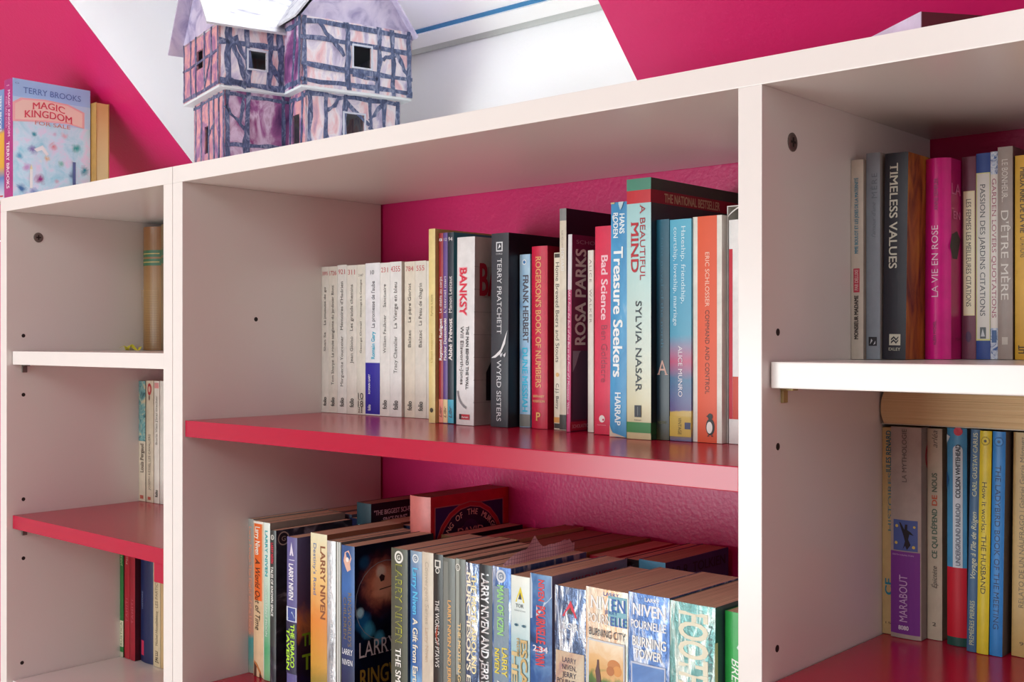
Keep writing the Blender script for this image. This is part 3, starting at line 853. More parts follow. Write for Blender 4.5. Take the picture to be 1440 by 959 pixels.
mm('thin grey and silver striped paperback', -.9373, .0088, .0680, .1746, '#8a8c84', el=[('b', .45, .62, 0, 1, '#ecece8'), ('b', .78, .9, 0, 1, '#dcdcd8')])
NEBS = vgrad('nebs', [(0, '#1c2038'), (.3, '#20305c'), (.6, '#2c4a80'), (.76, '#3a6cb0'), (1, '#2a5088')], .176, .3, .08)
mm('navy paperback with a glowing nebula cover, author name in white', -.9118, .0204, .0550, .1761, NEBS, side=NEB, d=.112, el=[
    ('p', [(.18, .91), (.3, .96), (.6, .975), (.8, .93), (.7, .90), (.75, .865), (.5, .85), (.35, .875)], '#e0b09c'), ('o', .5, .92, .12, '#f6e4dc'),
    ('t', "RINGWORLD'S", .68, .42, .73, .26, '#7c6c4c', 'd'), ('t', 'CHILDREN', .34, .46, .70, .26, '#7c6c4c', 'd'), ('h', 'LARRY', .5, .39, .8, .3, '#eef0f4', 'serif'), ('h', 'NIVEN', .5, .33, .8, .3, '#eef0f4', 'serif')],
    cel=[('arc', .38, .66, .36, .366, 0, 360, '#9aa4ac'), ('arc', .38, .66, .36, .363, 0, 360, '#9aa4ac')] +
        [('p', [(.30, .722), (.60, .738), (.66, .742), (.48, .736), (.31, .728)], '#1c1418'), ('p', [(.30, .80), (.33, .815), (.37, .80), (.36, .775), (.32, .77)], '#3a2024'),
         ('h', 'LARRY NIVEN', .52, .40, .92, .15, '#e6e4e6', 'serif'), ('h', 'RINGWORLD', .52, .235, .92, .17, '#a08a34', 'serifb')])
mm('olive paperback with yellow author name and white title', -.8421, .0238, .0600, .1810, '#55584a', side='#1a1c2c', el=gol(.5, .955, '#e6e4dc', '#55584a') + [
    ('t', 'LARRY NIVEN', .52, .49, .915, .42, '#c6c63a', 'd', 'serif'), ('t', 'LARRY NIVEN', .50, .492, .913, .36, '#5c5f38', 'd', 'sans'), ('t', 'THE SMOKE RING', .5, .02, .465, .34, '#f0efe8', 'd', 'serifb')])
mm('blue paperback with light blue author line and cream title', -.8184, .0167, .0633, .1808, vgrad('gift', [(0, '#1c2c50'), (.15, '#2c5088'), (.3, '#7ab0dc'), (.4, '#3c68a8'), (.8, '#4c7ab4'), (1, '#8ca0b4')], .18, .3, .1), el=gol(.5, .96, '#e0e4e6', '#6c8098') + [
    ('t', 'Larry Niven', .52, .66, .91, .46, '#5cc0ea', 'd', 'bold'), ('t', 'A Gift from Earth', .52, .28, .64, .44, '#ece4d0', 'd', 'bold')])
mm('faded cream paperback with barely legible lettering', -.8017, .0157, .0633, .1815, '#d8cbb8', el=[('t', 'Convergent Series', .5, .62, .95, .34, '#b6a896', 'd'), ('t', 'Larry Niven', .5, .42, .6, .3, '#c0a890', 'd')])
mm('black paperback with white title in thin capitals', -.7860, .0131, .0633, .1814, '#2c2a28', el=[('b', .2, .8, .93, .97, '#d8d4cc'), ('b', .32, .68, .937, .963, '#2c2a28'), ('o', .5, .915, .22, '#d8d4cc'), ('o', .5, .915, .14, '#2c2a28'),
    ('t', 'THE WORLD OF PTAVVS', .5, .41, .76, .44, '#e4e0da', 'd', 'serif'), ('t', 'LARRY NIVEN', .5, .06, .30, .4, '#e4e0da', 'd', 'serif'), ('p', [(.3, .58), (.6, .64), (.5, .56), (.7, .5)], '#a8442c')])
mm('grey green paperback with thin orange lettering', -.7729, .0162, .0633, .1797, '#6c706a', el=[('t', 'LARRY NIVEN AND JERRY POURNELLE', .58, .10, .78, .28, '#e0a860', 'd', 'cond'), ('b', .05, .5, .3, .98, '#7c807a')])
mm('grey paperback with a vertical pale stripe and tan title', -.7567, .0135, .0633, .1808, '#686c64', el=[('b', .1, .45, .4, 1, '#9ea49c')] + gol(.3, .955, '#dad8d0', '#686c64') + [('t', "THE MOTE IN GOD'S EYE", .5, .2, .67, .3, '#e4c48c', 'd', 'cond')])
mm('paperback with gold foil capitals crowded on a creased dark spine', -.7432, .0176, .0633, .1788, FOILD, el=[('t', 'THE MOTE AROUND', .66, .43, .95, .34, '#f0e2ac', 'd', 'cond'), ("t", "MURCHESON'S EYE", .28, .30, .95, .34, '#f4ead0', 'd', 'cond'), ('t', 'NIVEN POURNELLE', .5, .02, .3, .4, '#efe0b0', 'd', 'cond')])
mm('dark paperback with tall white foil capitals naming two authors', -.7257, .0164, .0633, .1794, '#2e3236', el=[('t', 'LARRY NIVEN AND JERRY POURNELLE', .5, .10, .955, .62, FOIL, 'd', 'cond')])
mm('silvery blue paperback with pale green and yellow lettering', -.7093, .0228, .0633, .1799, FOILB, el=[('b', .10, .9, .0, .9, '#7f94a4')] + gol(.5, .955, '#d8dce4', '#8090a4') + [
    ('t', 'MAN OF KZIN', .5, .66, .91, .36, '#9ad884', 'd', 'cond'), ('t', 'LARRY', .72, .455, .60, .28, '#e2d04c', 'd', 'bold'), ('t', 'NIVEN', .32, .465, .59, .28, '#e2d04c', 'd', 'bold'), ('t', 'AND POURNELLE', .5, .1, .43, .34, '#e8e8e0', 'd', 'bold')])
TOR = lambda c, z=.88, r=1: [('p', [(.5 - .24 * r, z - .035), (.5 + .24 * r, z - .035), (.5 + .04, z + .045)], c), ('p', [(.42, z - .02), (.6, z - .02), (.52, z + .015)], '#3a3a2c')]
mm('pale icy paperback with a yellow mountain emblem and gold title', -.6808, .0224, .0570, .1766, ICE, side='#7a5a60', el=TOR('#e6d028', .905) + [
    ('h', 'TOR', .5, .853, .42, .15, '#3c4a50', 'serif'), ('h', 'SCIENCE FICTION', .5, .828, .6, .05, '#5c7078'), ('o', .32, .755, .11, '#5c8a9c', .5), ('o', .72, .755, .11, '#5c8a9c', .5), ('o', .32, .755, .05, '#33586c'), ('o', .72, .755, .05, '#33586c'),
    ('t', 'ESCAPE', .74, .36, .686, .34, '#c9a968', 'd', 'cond'), ('t', 'FROM', .44, .60, .69, .14, '#b89a5c', 'd', 'cond'), ('t', 'HELL', .26, .34, .62, .34, '#d8c08a', 'd', 'cond')])
mm('light grey paperback with red author names over a blue picture', -.6581, .0249, .0570, .1813, WARBL, side='#8e8aa6', el=[
    ('p', [(0, .78), (0, 1), (1, 1), (1, .90), (.7, .86), (.4, .80)], '#bdcbdc'), ('t', 'NIVEN', .55, .874, .976, .28, '#dc3434', 'd', 'bold'), ('t', 'POURNELLE', .53, .67, .85, .42, '#dc3434', 'd', 'bold'), ('t', 'FLYNN', .5, .565, .653, .42, '#e03c34', 'd', 'bold'), ('h', '2.34', .5, .645, .7, .22, '#dcd8e4', 'bold')],
    cel=[('h', 'FALLEN ANGELS', .55, .955, .6, .05, '#b03048', 'bold')])
mm('glossy dark blue paperback with a red mountain emblem and author names stacked', -.6260, .0337, .0520, .1762, FOILD, el=TOR('#d8304c', .893, 1.0) + [
    ('h', 'TOR', .52, .815, .52, .17, '#e8ecf0', 'bold'), ('b', .04, .96, 0, .69, art('purplegold', [(0.3, '#cfc0a4'), (0.5, '#c8a88c'), (0.7, '#8a5a78'), (0.85, '#2c3050')], 25, (1, 1, .5), 1.5)),
    ('h', 'LARRY', .5, .652, .45, .14, '#2a2c48', 'sans'), ('h', 'NIVEN,', .5, .617, .45, .14, '#2a2c48', 'sans'), ('h', 'JERRY', .5, .582, .45, .14, '#2a2c48', 'sans'), ('h', 'POURNELLE', .5, .546, .8, .14, '#2a2c48', 'sans'), ('h', 'FOOTFALL', .5, .2, .8, .2, '#7a2c40', 'bold')])
LAND = vgrad('burncity', [(0, '#7a5a34'), (.50, '#7a5a34'), (.54, '#4a6a34'), (.58, '#5c7c3c'), (.61, '#d8a868'), (.68, '#e6bc84'), (.76, '#f4e4c8')], .1799, .3, .08)
mm('thick pale turquoise paperback with a framed landscape on the spine', -.5923, .0434, .0520, .1799, art('citybg', [(0.3, '#d8a070'), (0.5, '#e8d8c4'), (0.68, '#7cb8c4')], 26, (3, 1, .4), .8, .25, 0.2, bmp=.4), el=[
    ('h', 'LARRY', .62, .981, .36, .08, '#2a62b0', 'serif'), ('b', .55, .98, .84, .975, '#7cb4c4'), ('h', 'NIVEN', .52, .937, .80, .25, '#f2f4f4', 'serifb'), ('h', 'EN', .80, .937, .32, .25, '#2a62b0', 'serifb'), ('h', 'JERRY', .62, .900, .3, .07, '#2a62b0', 'serif'),
    ('h', 'POURNELLE', .5, .863, .88, .18, '#f2f0ea', 'serifb'), ('h', 'ELLE', .80, .863, .36, .18, '#2a62b0', 'serifb'), ('h', 'BURNING CITY', .52, .80, .86, .15, '#2c3a4a', 'sans'),
    ('b', .06, .94, .34, .765, '#cfd4dc'), ('b', .09, .91, .35, .757, LAND), ('o', .70, .66, .15, '#c88040', .8), ('o', .78, .64, .10, '#d89448', 1.0), ('o', .62, .635, .09, '#b87038', 1.0), ('p', [(.28, .50), (.29, .58), (.26, .62), (.30, .65), (.31, .675), (.345, .675), (.35, .645), (.39, .60), (.40, .56), (.41, .50), (.37, .50), (.34, .57), (.32, .50)], '#5c3a3c'),
    ('p', [(.6, .48), (.64, .51), (.72, .48)], '#6a4430')])
mm('thick blue foil paperback with stacked white capitals and a framed picture', -.5487, .0399, .0520, .1818, FOILB, el=[
    ('h', 'LARRY', .6, .978, .36, .08, '#f0f2f6', 'bold'), ('h', 'NIVEN', .52, .93, .80, .24, '#f0f2f6', 'bold'), ('h', 'POURNELLE', .5, .865, .86, .17, '#f0f2f6', 'bold'), ('h', 'BURNING', .52, .79, .82, .2, '#f2f2ee', 'bold'), ('h', 'TOWER', .50, .737, .66, .19, '#f2f2ee', 'bold'),
    ('b', .08, .92, .3, .695, '#c4cce0'), ('b', .11, .89, .31, .687, art('tower', [(0.3, '#2a5098'), (0.55, '#5c88c8'), (0.75, '#c8d8ec')], 30, (1, 1, .6), 1.0))])
mm('thick green foil paperback with huge cream letters turned sideways', -.5085, .0414, .0520, .1809, FOILT, side='#3c5c60', el=[
    ('t', 'FOOTFALL', .55, .50, .965, .66, '#e4e0c8', 'd', 'cond')] + [('t', 'NIVEN POURNELLE', .9, .1, .92, .08, '#5c7c7c', 'd')], cel=[('b', .0, .04, .3, .85, '#d8cfa0')])
mm('bright green paperback beside the centre divider, white lettering', -.4660, .0201, .0638, .1772, '#2fa84c', el=[
    ('t', 'BRENDAN', .5, .52, .80, .36, '#e8f0e4', 'd', 'italic'), ('p', [(.55, .85), (.7, .88), (.85, .91), (.9, .84), (.7, .83)], '#d8e4dc')])

# second row of the lower shelf, behind: mostly their tops show
GB = 'paperbacks in the back row of the lower shelf'


def bk(lab, x, w, h, s=.182, sp='#6a4a3c', **k):
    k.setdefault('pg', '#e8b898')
    k.setdefault('d', .110)
    book(lab, x, s, w, h, Z_ML, sp, group=GB, **k)


bk('brown topped paperback in the back row against the left panel', -1.1172, .030, .1765, s=.198, d=.094, sp='#8a8a84')
bk('second paperback from the left panel in the back row', -1.0870, .022, .175, s=.198, d=.094, sp='#5c6a80')
bk('third paperback from the left panel in the back row, dark blue cover', -1.0645, .021, .172, s=.195, d=.096, sp='#1c2450')
bk('tan backed paperback left of the tall dark teal one in the back row', -1.0430, .0255, .168, s=.186, d=.106, sp='#3a3040')
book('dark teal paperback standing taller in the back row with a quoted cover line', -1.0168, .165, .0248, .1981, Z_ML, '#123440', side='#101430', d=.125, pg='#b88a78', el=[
    ('h', 'GORDON', .5, .865, .8, .16, '#9cc8d4', 'bold')], cel=[('h', '"THE BIGGEST SCI-FI SAGA', .34, .945, .60, .046, '#dcd4e4', 'cond'), ('h', 'SINCE DUNE"', .3, .90, .3, .046, '#dcd4e4', 'cond')])
bk('reddish backed paperback between the dark teal and the red one', -.9915, .0300, .178, s=.180)
bk('thin paperback tucked left of the tall red one', -.9612, .0295, .176, s=.183, sp='#2c3c60')
RED = worn('#dc2c34', .35)
MC = []
txt = 'KING OF THE MURGOS'
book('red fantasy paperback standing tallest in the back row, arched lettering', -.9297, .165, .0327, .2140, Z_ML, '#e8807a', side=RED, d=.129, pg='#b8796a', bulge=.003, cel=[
    ('b', .07, .93, .30, .945, '#c87878'), ('b', .08, .92, .30, .94, '#2c1c66'), ('o', .50, .69, .44, '#c87070'), ('o', .50, .69, .43, '#c42430'), ('o', .50, .69, .40, '#c87070'), ('o', .50, .69, .39, '#241440'), ('arc', .50, .69, .24, .245, 0, 180, '#a04858'), ('o', .5, .80, .1, '#3c2058'),
    ('h', 'DAVID', .50, .805, .32, .055, '#f4b8a8', 'serifb'), ('h', 'EDDINGS', .50, .66, .6, .115, '#f4b8a8', 'serifb')])
mo = bpy.context.scene.collection.objects[-1].parent
for i, ch in enumerate(txt):
    if ch == ' ':
        continue
    an = R(158 - i * 136 / (len(txt) - 1))
    vs, fs, asp = text_mesh(ch, 'serifb')
    H = .0068
    cw = H * asp * .95
    cx, cz = .129 * .50 + .0450 * math.cos(an), .214 * .69 + .0450 * math.sin(an)
    ca, sa = math.cos(an - math.pi / 2), math.sin(an - math.pi / 2)
    bm = bmesh.new()
    bv = []
    for xx, yy, qq in vs:
        a, b = (xx - .5) * cw, (yy - .5) * H
        bv.append(bm.verts.new((.0327 - .00025 + .0014 + .000008 * qq, cx + a * ca - b * sa, cz + a * sa + b * ca)))
    for f in fs:
        try:
            bm.faces.new([bv[k] for k in f])
        except ValueError:
            pass
    link('lettering', bm, plain('#ffe0cc'), mo)
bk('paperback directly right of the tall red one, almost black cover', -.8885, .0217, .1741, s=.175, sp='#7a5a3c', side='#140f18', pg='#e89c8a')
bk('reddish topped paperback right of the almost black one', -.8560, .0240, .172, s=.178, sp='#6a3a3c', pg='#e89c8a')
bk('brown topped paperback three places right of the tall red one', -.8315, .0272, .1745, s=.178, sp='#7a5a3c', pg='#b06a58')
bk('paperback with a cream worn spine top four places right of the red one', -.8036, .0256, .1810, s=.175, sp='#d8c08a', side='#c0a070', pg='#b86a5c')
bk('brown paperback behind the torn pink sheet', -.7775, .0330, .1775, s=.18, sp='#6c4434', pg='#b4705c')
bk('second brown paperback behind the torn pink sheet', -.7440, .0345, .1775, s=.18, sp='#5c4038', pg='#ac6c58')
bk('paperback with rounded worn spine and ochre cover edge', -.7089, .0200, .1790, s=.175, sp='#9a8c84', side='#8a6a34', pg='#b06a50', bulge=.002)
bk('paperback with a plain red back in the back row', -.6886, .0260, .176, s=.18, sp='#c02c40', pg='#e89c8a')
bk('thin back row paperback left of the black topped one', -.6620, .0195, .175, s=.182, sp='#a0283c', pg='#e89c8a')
bk('black spined paperback in the back row beside the light blue one', -.6421, .0158, .1794, s=.175, sp='#171317', pg='#e89c8a', el=[('h', 'X', .5, .965, .5, .3, '#3c3038', 'bold')])
bk('light blue spined paperback with navy cover and dark capitals', -.6261, .0299, .1807, s=.175, sp='#5fa4c8', side='#3c3c6c', pg='#cc8a70', el=[], cel=[
    ('h', 'J.R.R. TOLKIEN', .52, .945, .86, .085, '#14162c', 'serifb')])
for i, (x, w_, h_, c, l) in enumerate(((-.5955, .028, .150, '#3c2c30', 'low paperback behind the thick foil ones, right of the navy one'), (-.5670, .030, .148, '#4a3a3c', 'second low paperback behind the thick foil ones'),
                                       (-.5365, .034, .150, '#3a3034', 'third low paperback behind the thick foil ones'))):
    bk(l, x, w_, h_, s=.182, sp=c)

# torn squared paper sheet lying over the front row
sh = empty('paper_sheet', (-.6984, YF + .068, Z_ML + .178), 'torn pinkish squared paper standing up between the paperbacks', 'paper')
bm = bmesh.new()
n, mrow = 26, 6
gr = []
random.seed(4)
for i in range(n + 1):
    u = i / n
    y = .105 * u
    top = .001 + .0125 * min(1, u * 4.5) ** .5 + .001 * math.sin(u * 9)
    if .30 < u < .62:
        top += .012 * max(0, 1 - abs((u - .42) / .13)) ** 1.2
    if u > .93:
        top *= .75
    x = -.0026 + .0020 * math.sin(u * 3.0) + .0012 * math.sin(u * 11)
    gr.append([bm.verts.new((x + .0018 * (j / mrow) ** 2 * math.sin(u * 7), y, -.010 + (top + .010 + random.uniform(-.0006, .0006)) * j / mrow)) for j in range(mrow + 1)])
for i in range(n):
    for j in range(mrow):
        bm.faces.new((gr[i][j], gr[i + 1][j], gr[i + 1][j + 1], gr[i][j + 1]))
m, nt, p = newmat('squared_paper')
br = nt.nodes.new('ShaderNodeTexBrick')
br.offset = 0
br.inputs['Scale'].default_value = 1
br.inputs['Brick Width'].default_value = .0035
br.inputs['Row Height'].default_value = .0035
br.inputs['Mortar Size'].default_value = .00022
br.inputs['Color1'].default_value = lin('#f2d0dc')
br.inputs['Color2'].default_value = lin('#f2d0dc')
br.inputs['Mortar'].default_value = lin('#a87c9c')
tc = nt.nodes.new('ShaderNodeTexCoord')
mp = nt.nodes.new('ShaderNodeMapping')
mp.inputs['Rotation'].default_value = (0, R(90), 0)
sx = nt.nodes.new('ShaderNodeSeparateXYZ')
cx = nt.nodes.new('ShaderNodeCombineXYZ')
nt.links.new(tc.outputs['Object'], sx.inputs[0])
nt.links.new(sx.outputs[1], cx.inputs[0])
nt.links.new(sx.outputs[2], cx.inputs[1])
nt.links.new(cx.outputs[0], br.inputs['Vector'])
nt.links.new(br.outputs['Color'], p.inputs['Base Color'])
p.inputs['Roughness'].default_value = .7
link('sheet', bm, m, sh)

# ------------------------------------------------------------------ right bay, upper shelf
GR = 'gift books in the right bay'


def ru(lab, x, w, s, h, sp, **k):
    k.setdefault('d', .085)
    book(lab, x, s, w, h, Z_RU, sp, group=GR, **k)


ru('cream slim book with blue and black capitals against the divider', -.3972, .0102, .1357, .1537, '#d6cabc', side='#a8988a', el=[
    ('t', 'MME BOULOT ET LES JOIES DE LA MATERNITÉ', .45, .53, .91, .3, '#3a8aa4', 'u', 'bold'), ('b', .22, .72, .335, .455, '#c43a50'), ('t', 'PAR DELUXE', .47, .345, .45, .3, '#e4b8b8', 'u', 'cond'), ('t', 'MONSIEUR MADAME', .45, .10, .32, .34, '#2a2422', 'u', 'bold')])
ru('grey blue slim book with handwritten looking title', -.3869, .0113, .1401, .1585, '#8f97a2', side='#a9a6a4', el=[
    ('t', 'MÈRE', .6, .78, .90, .42, '#6c7480', 'u', 'wide'), ('t', "l'amour d'une", .55, .59, .76, .3, '#6c7480', 'u', 'italic'), ('b', .2, .8, .065, .108, '#22222a'), ('p', [(.3, .072), (.5, .09), (.4, .10)], '#c8c8d0'), ('p', [(.55, .07), (.7, .09), (.7, .075)], '#c8c8d0')])
BARK = art('bark', [(0.3, '#5c2a14'), (0.5, '#a8641e'), (0.7, '#c08a34'), (0.85, '#a02818')], 70, (1, 1, .3), .7, .45)
ru('black gift book with large silver capitals and bark textured edge', -.3750, .0184, .1426, .1569, '#1d1b28', side=BARK, lean=.014, el=[
    ('t', 'TIMELESS VALUES', .42, .44, .95, .36, '#c9c4b4', 'd', 'serifb'), ('b', .3, .78, .068, .122, '#c8c2b0'), ('p', [(.38, .10), (.5, .112), (.6, .10), (.7, .112), (.7, .105), (.6, .09), (.5, .103), (.38, .09)], '#24222c'),
    ('p', [(.38, .085), (.5, .097), (.6, .085), (.7, .097), (.7, .09), (.6, .075), (.5, .088), (.38, .075)], '#24222c'), ('h', 'EXLEY', .54, .05, .5, .13, '#c8c2b0', 'serif')])
book('hot pink round backed book with white title', -.3562, .1720, .0205, .1545, Z_RU, '#e0148a', side='#c41070', d=.09, hard=True, bulge=.0065, group=GR, rough=.35, el=[
    ('t', 'LA VIE EN ROSE', .5, .31, .665, .26, '#f4c8e0', 'u', 'sans'), ('t', 'ANNE SEMPLER', .55, .74, .90, .16, '#a8447c', 'u'), ('t', 'ALBIN MICHEL', .5, .07, .19, .12, '#8c3468', 'u')],
    cel=[('h', 'LA VIE', .32, .85, .5, .1, '#e87ab4', 'serif'), ('h', 'EN ROSE', .36, .72, .5, .07, '#e87ab4', 'serif'), ('p', [(.1, .5), (.04, .56), (.08, .62), (.2, .64), (.28, .6), (.2, .5)], '#2a0c1c'), ('h', 'MARABOUT', .35, .10, .4, .03, '#8a2050')])
ru('plum book with a long cream title label', -.3352, .0110, .1980, .1569, '#73384f', d=.075, el=[
    ('b', .12, .92, .215, .83, '#e8dcae'), ('b', .18, .86, .222, .824, '#e9dfc0'), ('t', 'LES FEMMES LES MEILLEURES CITATIONS', .52, .26, .79, .36, '#3c3430', 'd', 'serif'), ('o', .5, .11, .2, '#4c2c50', 2)])
ru('blue book with a cream central label and small grey crest', -.3242, .0108, .1980, .1585, '#2c4a94', d=.075, el=[
    ('b', .0, 1, .09, .905, '#d8d890'), ('b', .08, .96, .098, .90, '#dedad2'), ('t', 'PASSION DES JARDINS CITATIONS', .5, .21, .85, .38, '#4c5054', 'd', 'serif'), ('b', .3, .72, .10, .155, '#5c6468'), ('p', [(.36, .11), (.66, .11), (.5, .148)], '#c8ccd0')])
ru('thin book with a blue flowered edge and a label about quotations', -.3134, .0061, .1980, .1588, art('bluefloral', [(0.35, '#2c58a0'), (0.5, '#e0e6ee'), (0.65, '#6c90c4'), (0.8, '#f2f2f0')], 160, (1, 1, 1), 1.5), d=.075, el=[
    ('b', 0, 1, .15, .89, '#e8e0d8'), ('t', 'GARDEN LOVERS QUOTATIONS', .5, .20, .87, .56, '#a85a70', 'd', 'serif'), ('b', .2, .8, .08, .14, '#4c6c9c')])
ru('taupe book with tall pale capitals', -.3073, .0112, .1960, .1613, '#a3938b', side='#5a4c46', d=.075, el=[
    ('t', 'LE BONHEUR...', .5, .74, .94, .42, '#dcd4cc', 'd', 'serif'), ('t', "D'ÊTRE MÈRE", .5, .28, .70, .52, '#dcd4cc', 'd', 'serif'), ('b', .3, .7, .07, .105, '#c4bab0')])
ru('mustard yellow book with black lettering at the frame edge', -.2955, .0160, .1985, .1539, '#d9a21c', d=.075, el=[
    ('t', 'MIEUX RIRE DE LA VIE', .4, .62, .94, .3, '#5c4414', 'd', 'cond'), ('t', 'CITATIONS', .4, .5, .6, .3, '#5c4414', 'd'), ('t', 'LIT', .3, .03, .07, .3, '#3a2c10', 'u', 'bold'), ('b', .55, .8, .02, .09, '#2c2010')])
for i, (x, w_, c, l) in enumerate(((-.2790, .016, '#8c3a34', 'brick red book beyond the mustard one'), (-.2625, .018, '#3c5c4c', 'dark green book second beyond the mustard one'), (-.2440, .014, '#c8bca8', 'beige book third beyond the mustard one'))):
    ru(l, x, w_, .198, .155, c, d=.075)

# ------------------------------------------------------------------ right bay, lower shelf
GL = 'paperbacks in the right bay below the lying book'


def rl(lab, x, w, s, h, sp, **k):
    k.setdefault('d', min(.105, .292 - s - .003))
    book(lab, x, s, w, h, Z_RL, sp, group=GL, **k)


rl('yellowed paperback with teal capitals in the corner by the divider', -.3972, .0090, .1924, .1668, '#d8bc84', el=[
    ('t', 'JULES RENARD', .6, .78, .985, .5, '#2c7484', 'u', 'bold'), ('t', 'HISTOIRES', .75, .5, .78, .4, '#4c8490', 'u'), ('t', 'CE', .62, .19, .27, .7, '#2088a4', 'u', 'bold'), ('h', '15', .6, .055, .5, .2, '#4c4434')])
rl('thick grey paperback with a violet foot and dancing figure emblem', -.3880, .0250, .1868, .1682, '#b3a49c', side='#a09692', bulge=.0015, el=[
    ('b', .0, .97, .02, .41, '#7d3494'), ('b', .10, .90, .415, .56, '#4c60a0'), ('p', [(.42, .42), (.5, .46), (.44, .49), (.34, .53), (.3, .55), (.36, .545), (.48, .515), (.5, .54), (.58, .54), (.57, .515), (.68, .505), (.78, .49), (.64, .495), (.60, .47), (.68, .445), (.56, .42), (.5, .44)], '#17141c'),
    ('o', .22, .53, .05, '#d8c060'), ('o', .2, .45, .05, '#d8c060'), ('o', .8, .53, .04, '#d8c060'), ('o', .78, .435, .05, '#d8c060'),
    ('t', 'LA MYTHOLOGIE', .48, .74, .99, .16, '#5c5450', 'u'), ('t', 'MARABOUT', .44, .08, .30, .28, '#d8b8e0', 'u'), ('h', '8080', .46, .052, .34, .14, '#e8dcec', 'bold'), ('h', 'EDITH HAMILTON', .44, .395, .7, .045, '#d8b8e0')],
    cel=[('arc', .22, .86, .10, .13, 60, 300, '#a8243c'), ('arc', .25, .97, .07, .10, -90, 150, '#a8243c')])
rl('cream paperback with grey and red letters about what depends on us', -.3629, .0121, .1990, .1673, '#cfc2ac', el=[
    ('t', 'arléa', .5, .91, .99, .4, '#5c544c', 'u', 'italic'), ('t', 'CE QUI DÉPEND', .5, .385, .62, .36, '#4c6c5c', 'u', 'bold'), ('t', 'DE', .5, .635, .685, .36, '#d05c3c', 'u', 'bold'), ('t', 'NOUS', .5, .70, .79, .36, '#5c6c5c', 'u', 'bold'), ('t', 'Épictète', .5, .245, .35, .34, '#5c544c', 'u', 'italic'), ('h', '2', .5, .075, .26, .26, '#4c4440')])
rl('light blue paperback with a white name pill and a red lower band', -.3449, .0155, .1921, .1690, '#4a9ccc', side='#8a8880', bulge=.002, el=[
    ('b', 0, 1, .0, .045, '#1c4c44'), ('b', 0, 1, .04, .36, '#c8142c'), ('o', .60, .985, .22, '#d42040'), ('b', .34, .82, .36, .90, '#d3dbe2'), ('o', .58, .90, .24, '#d3dbe2'),
    ('t', 'UNDERGROUND RAILROAD', .6, .37, .655, .24, '#6c7484', 'u', 'cond'), ('t', 'COLSON WHITEHEAD', .6, .68, .925, .24, '#283040', 'u', 'cond'), ('p', [(0, .72), (.15, .76), (0, .80)], '#2468a0'), ('p', [(0, .93), (.2, .96), (0, .97)], '#d8e8f0')])
rl('slate blue slim paperback with pale yellow lettering, leaning', -.3260, .0074, .1829, .1694, '#3f668c', lean=.020, el=[
    ('t', 'PREMIÈRES PIERRES', .5, .03, .23, .5, '#c8cc9c', 'u', 'serif'), ('t', "Voyage à l'île de Rügen", .5, .33, .63, .56, '#d0d4ac', 'u', 'italic'), ('t', 'CARL GUSTAV CARUS', .5, .70, .985, .5, '#c8cca4', 'u', 'serif')])
rl('yellow slim hardback with dark title, leaning right', -.3183, .0090, .1818, .1687, '#e2cb2a', side='#5a4c20', lean=.016, bulge=.001, el=[
    ('t', 'How it works: THE HUSBAND', .5, .27, .77, .44, '#3c3820', 'd'), ('o', .5, .955, .38, '#a89424'), ('o', .5, .955, .30, '#e2cb2a'), ('o', .5, .955, .12, '#4c4420')])
rl('bright blue slim hardback with dark title, right of the yellow one', -.3091, .0096, .1828, .1686, '#2f86d0', side='#6c6c68', lean=.016, bulge=.001, el=[
    ('t', 'THE LADYBIRD BOOK OF THE MEETING', .5, .12, .85, .44, '#1c3c68', 'd'), ('o', .5, .955, .38, '#2468a8'), ('o', .5, .955, .30, '#3c90d8'), ('o', .5, .955, .12, '#1c4c80')])
rl('tan paperback with faint sideways lettering at the frame edge', -.2962, .0150, .1926, .1681, '#c29e5c', lean=.010, el=[
    ('t', 'RELATO DE UN NÁUFRAGO | Gabriel García Márquez', .45, .22, .98, .26, '#6c5c3c', 'u'), ('h', '9', .5, .06, .2, .2, '#5c4c30')])
for i, (x, w_, c, l) in enumerate(((-.2775, .018, '#5c7c94', 'blue grey paperback beyond the tan one'), (-.2590, .022, '#a8443c', 'rust red paperback beyond the tan one'), (-.2365, .016, '#d0c8b4', 'off white paperback beyond the tan one'))):
    rl(l, x, w_, .193, .167, c)

# the thick paperback lying flat on top of them, fore edge to the front
fl = empty('book', (-.3965, YF + .186, Z_RL + .1704), 'thick yellowed paperback lying flat under the white shelf, pages facing out', 'book')
bm = bmesh.new()
H = .0262
n = 10
prof = []
for i in range(n + 1):
    u = i / n
    prof.append((.0005 + .0028 * abs(2 * u - 1) ** 2.2, .0006 + (H - .0012) * u))
a0 = [bm.verts.new((xx, 0.001, zz)) for xx, zz in prof]
a1 = [bm.verts.new((.178, 0.001, zz)) for xx, zz in prof]
b0 = [bm.verts.new((xx, .104, zz)) for xx, zz in prof]
b1 = [bm.verts.new((.178, .104, zz)) for xx, zz in prof]
for i in range(n):
    bm.faces.new((a0[i], a1[i], a1[i + 1], a0[i + 1]))
    bm.faces.new((b1[i], b0[i], b0[i + 1], b1[i + 1]))
    bm.faces.new((b0[i], a0[i], a0[i + 1], b0[i + 1]))
    bm.faces.new((a1[i], b1[i], b1[i + 1], a1[i + 1]))
bm.faces.new((a0[0], b0[0], b1[0], a1[0]))
bm.faces.new((a0[-1], a1[-1], b1[-1], b0[-1]))
m, nt, p = newmat('fore_edge')
f = noise(nt, coords(nt, (4, 4, 1400)), 1.0, 3, .7)
nt.links.new(ramp(nt, f, [(.3, '#c8a47a'), (.46, '#e2c090'), (.7, '#ecd0a4')]), p.inputs['Base Color'])
p.inputs['Roughness'].default_value = .85
bump(nt, p, f, .7, .001)
link('page_block', bm, m, fl)
bm = bmesh.new()
add_box(bm, .0022, .1785, 0, .105, 0, .0006)
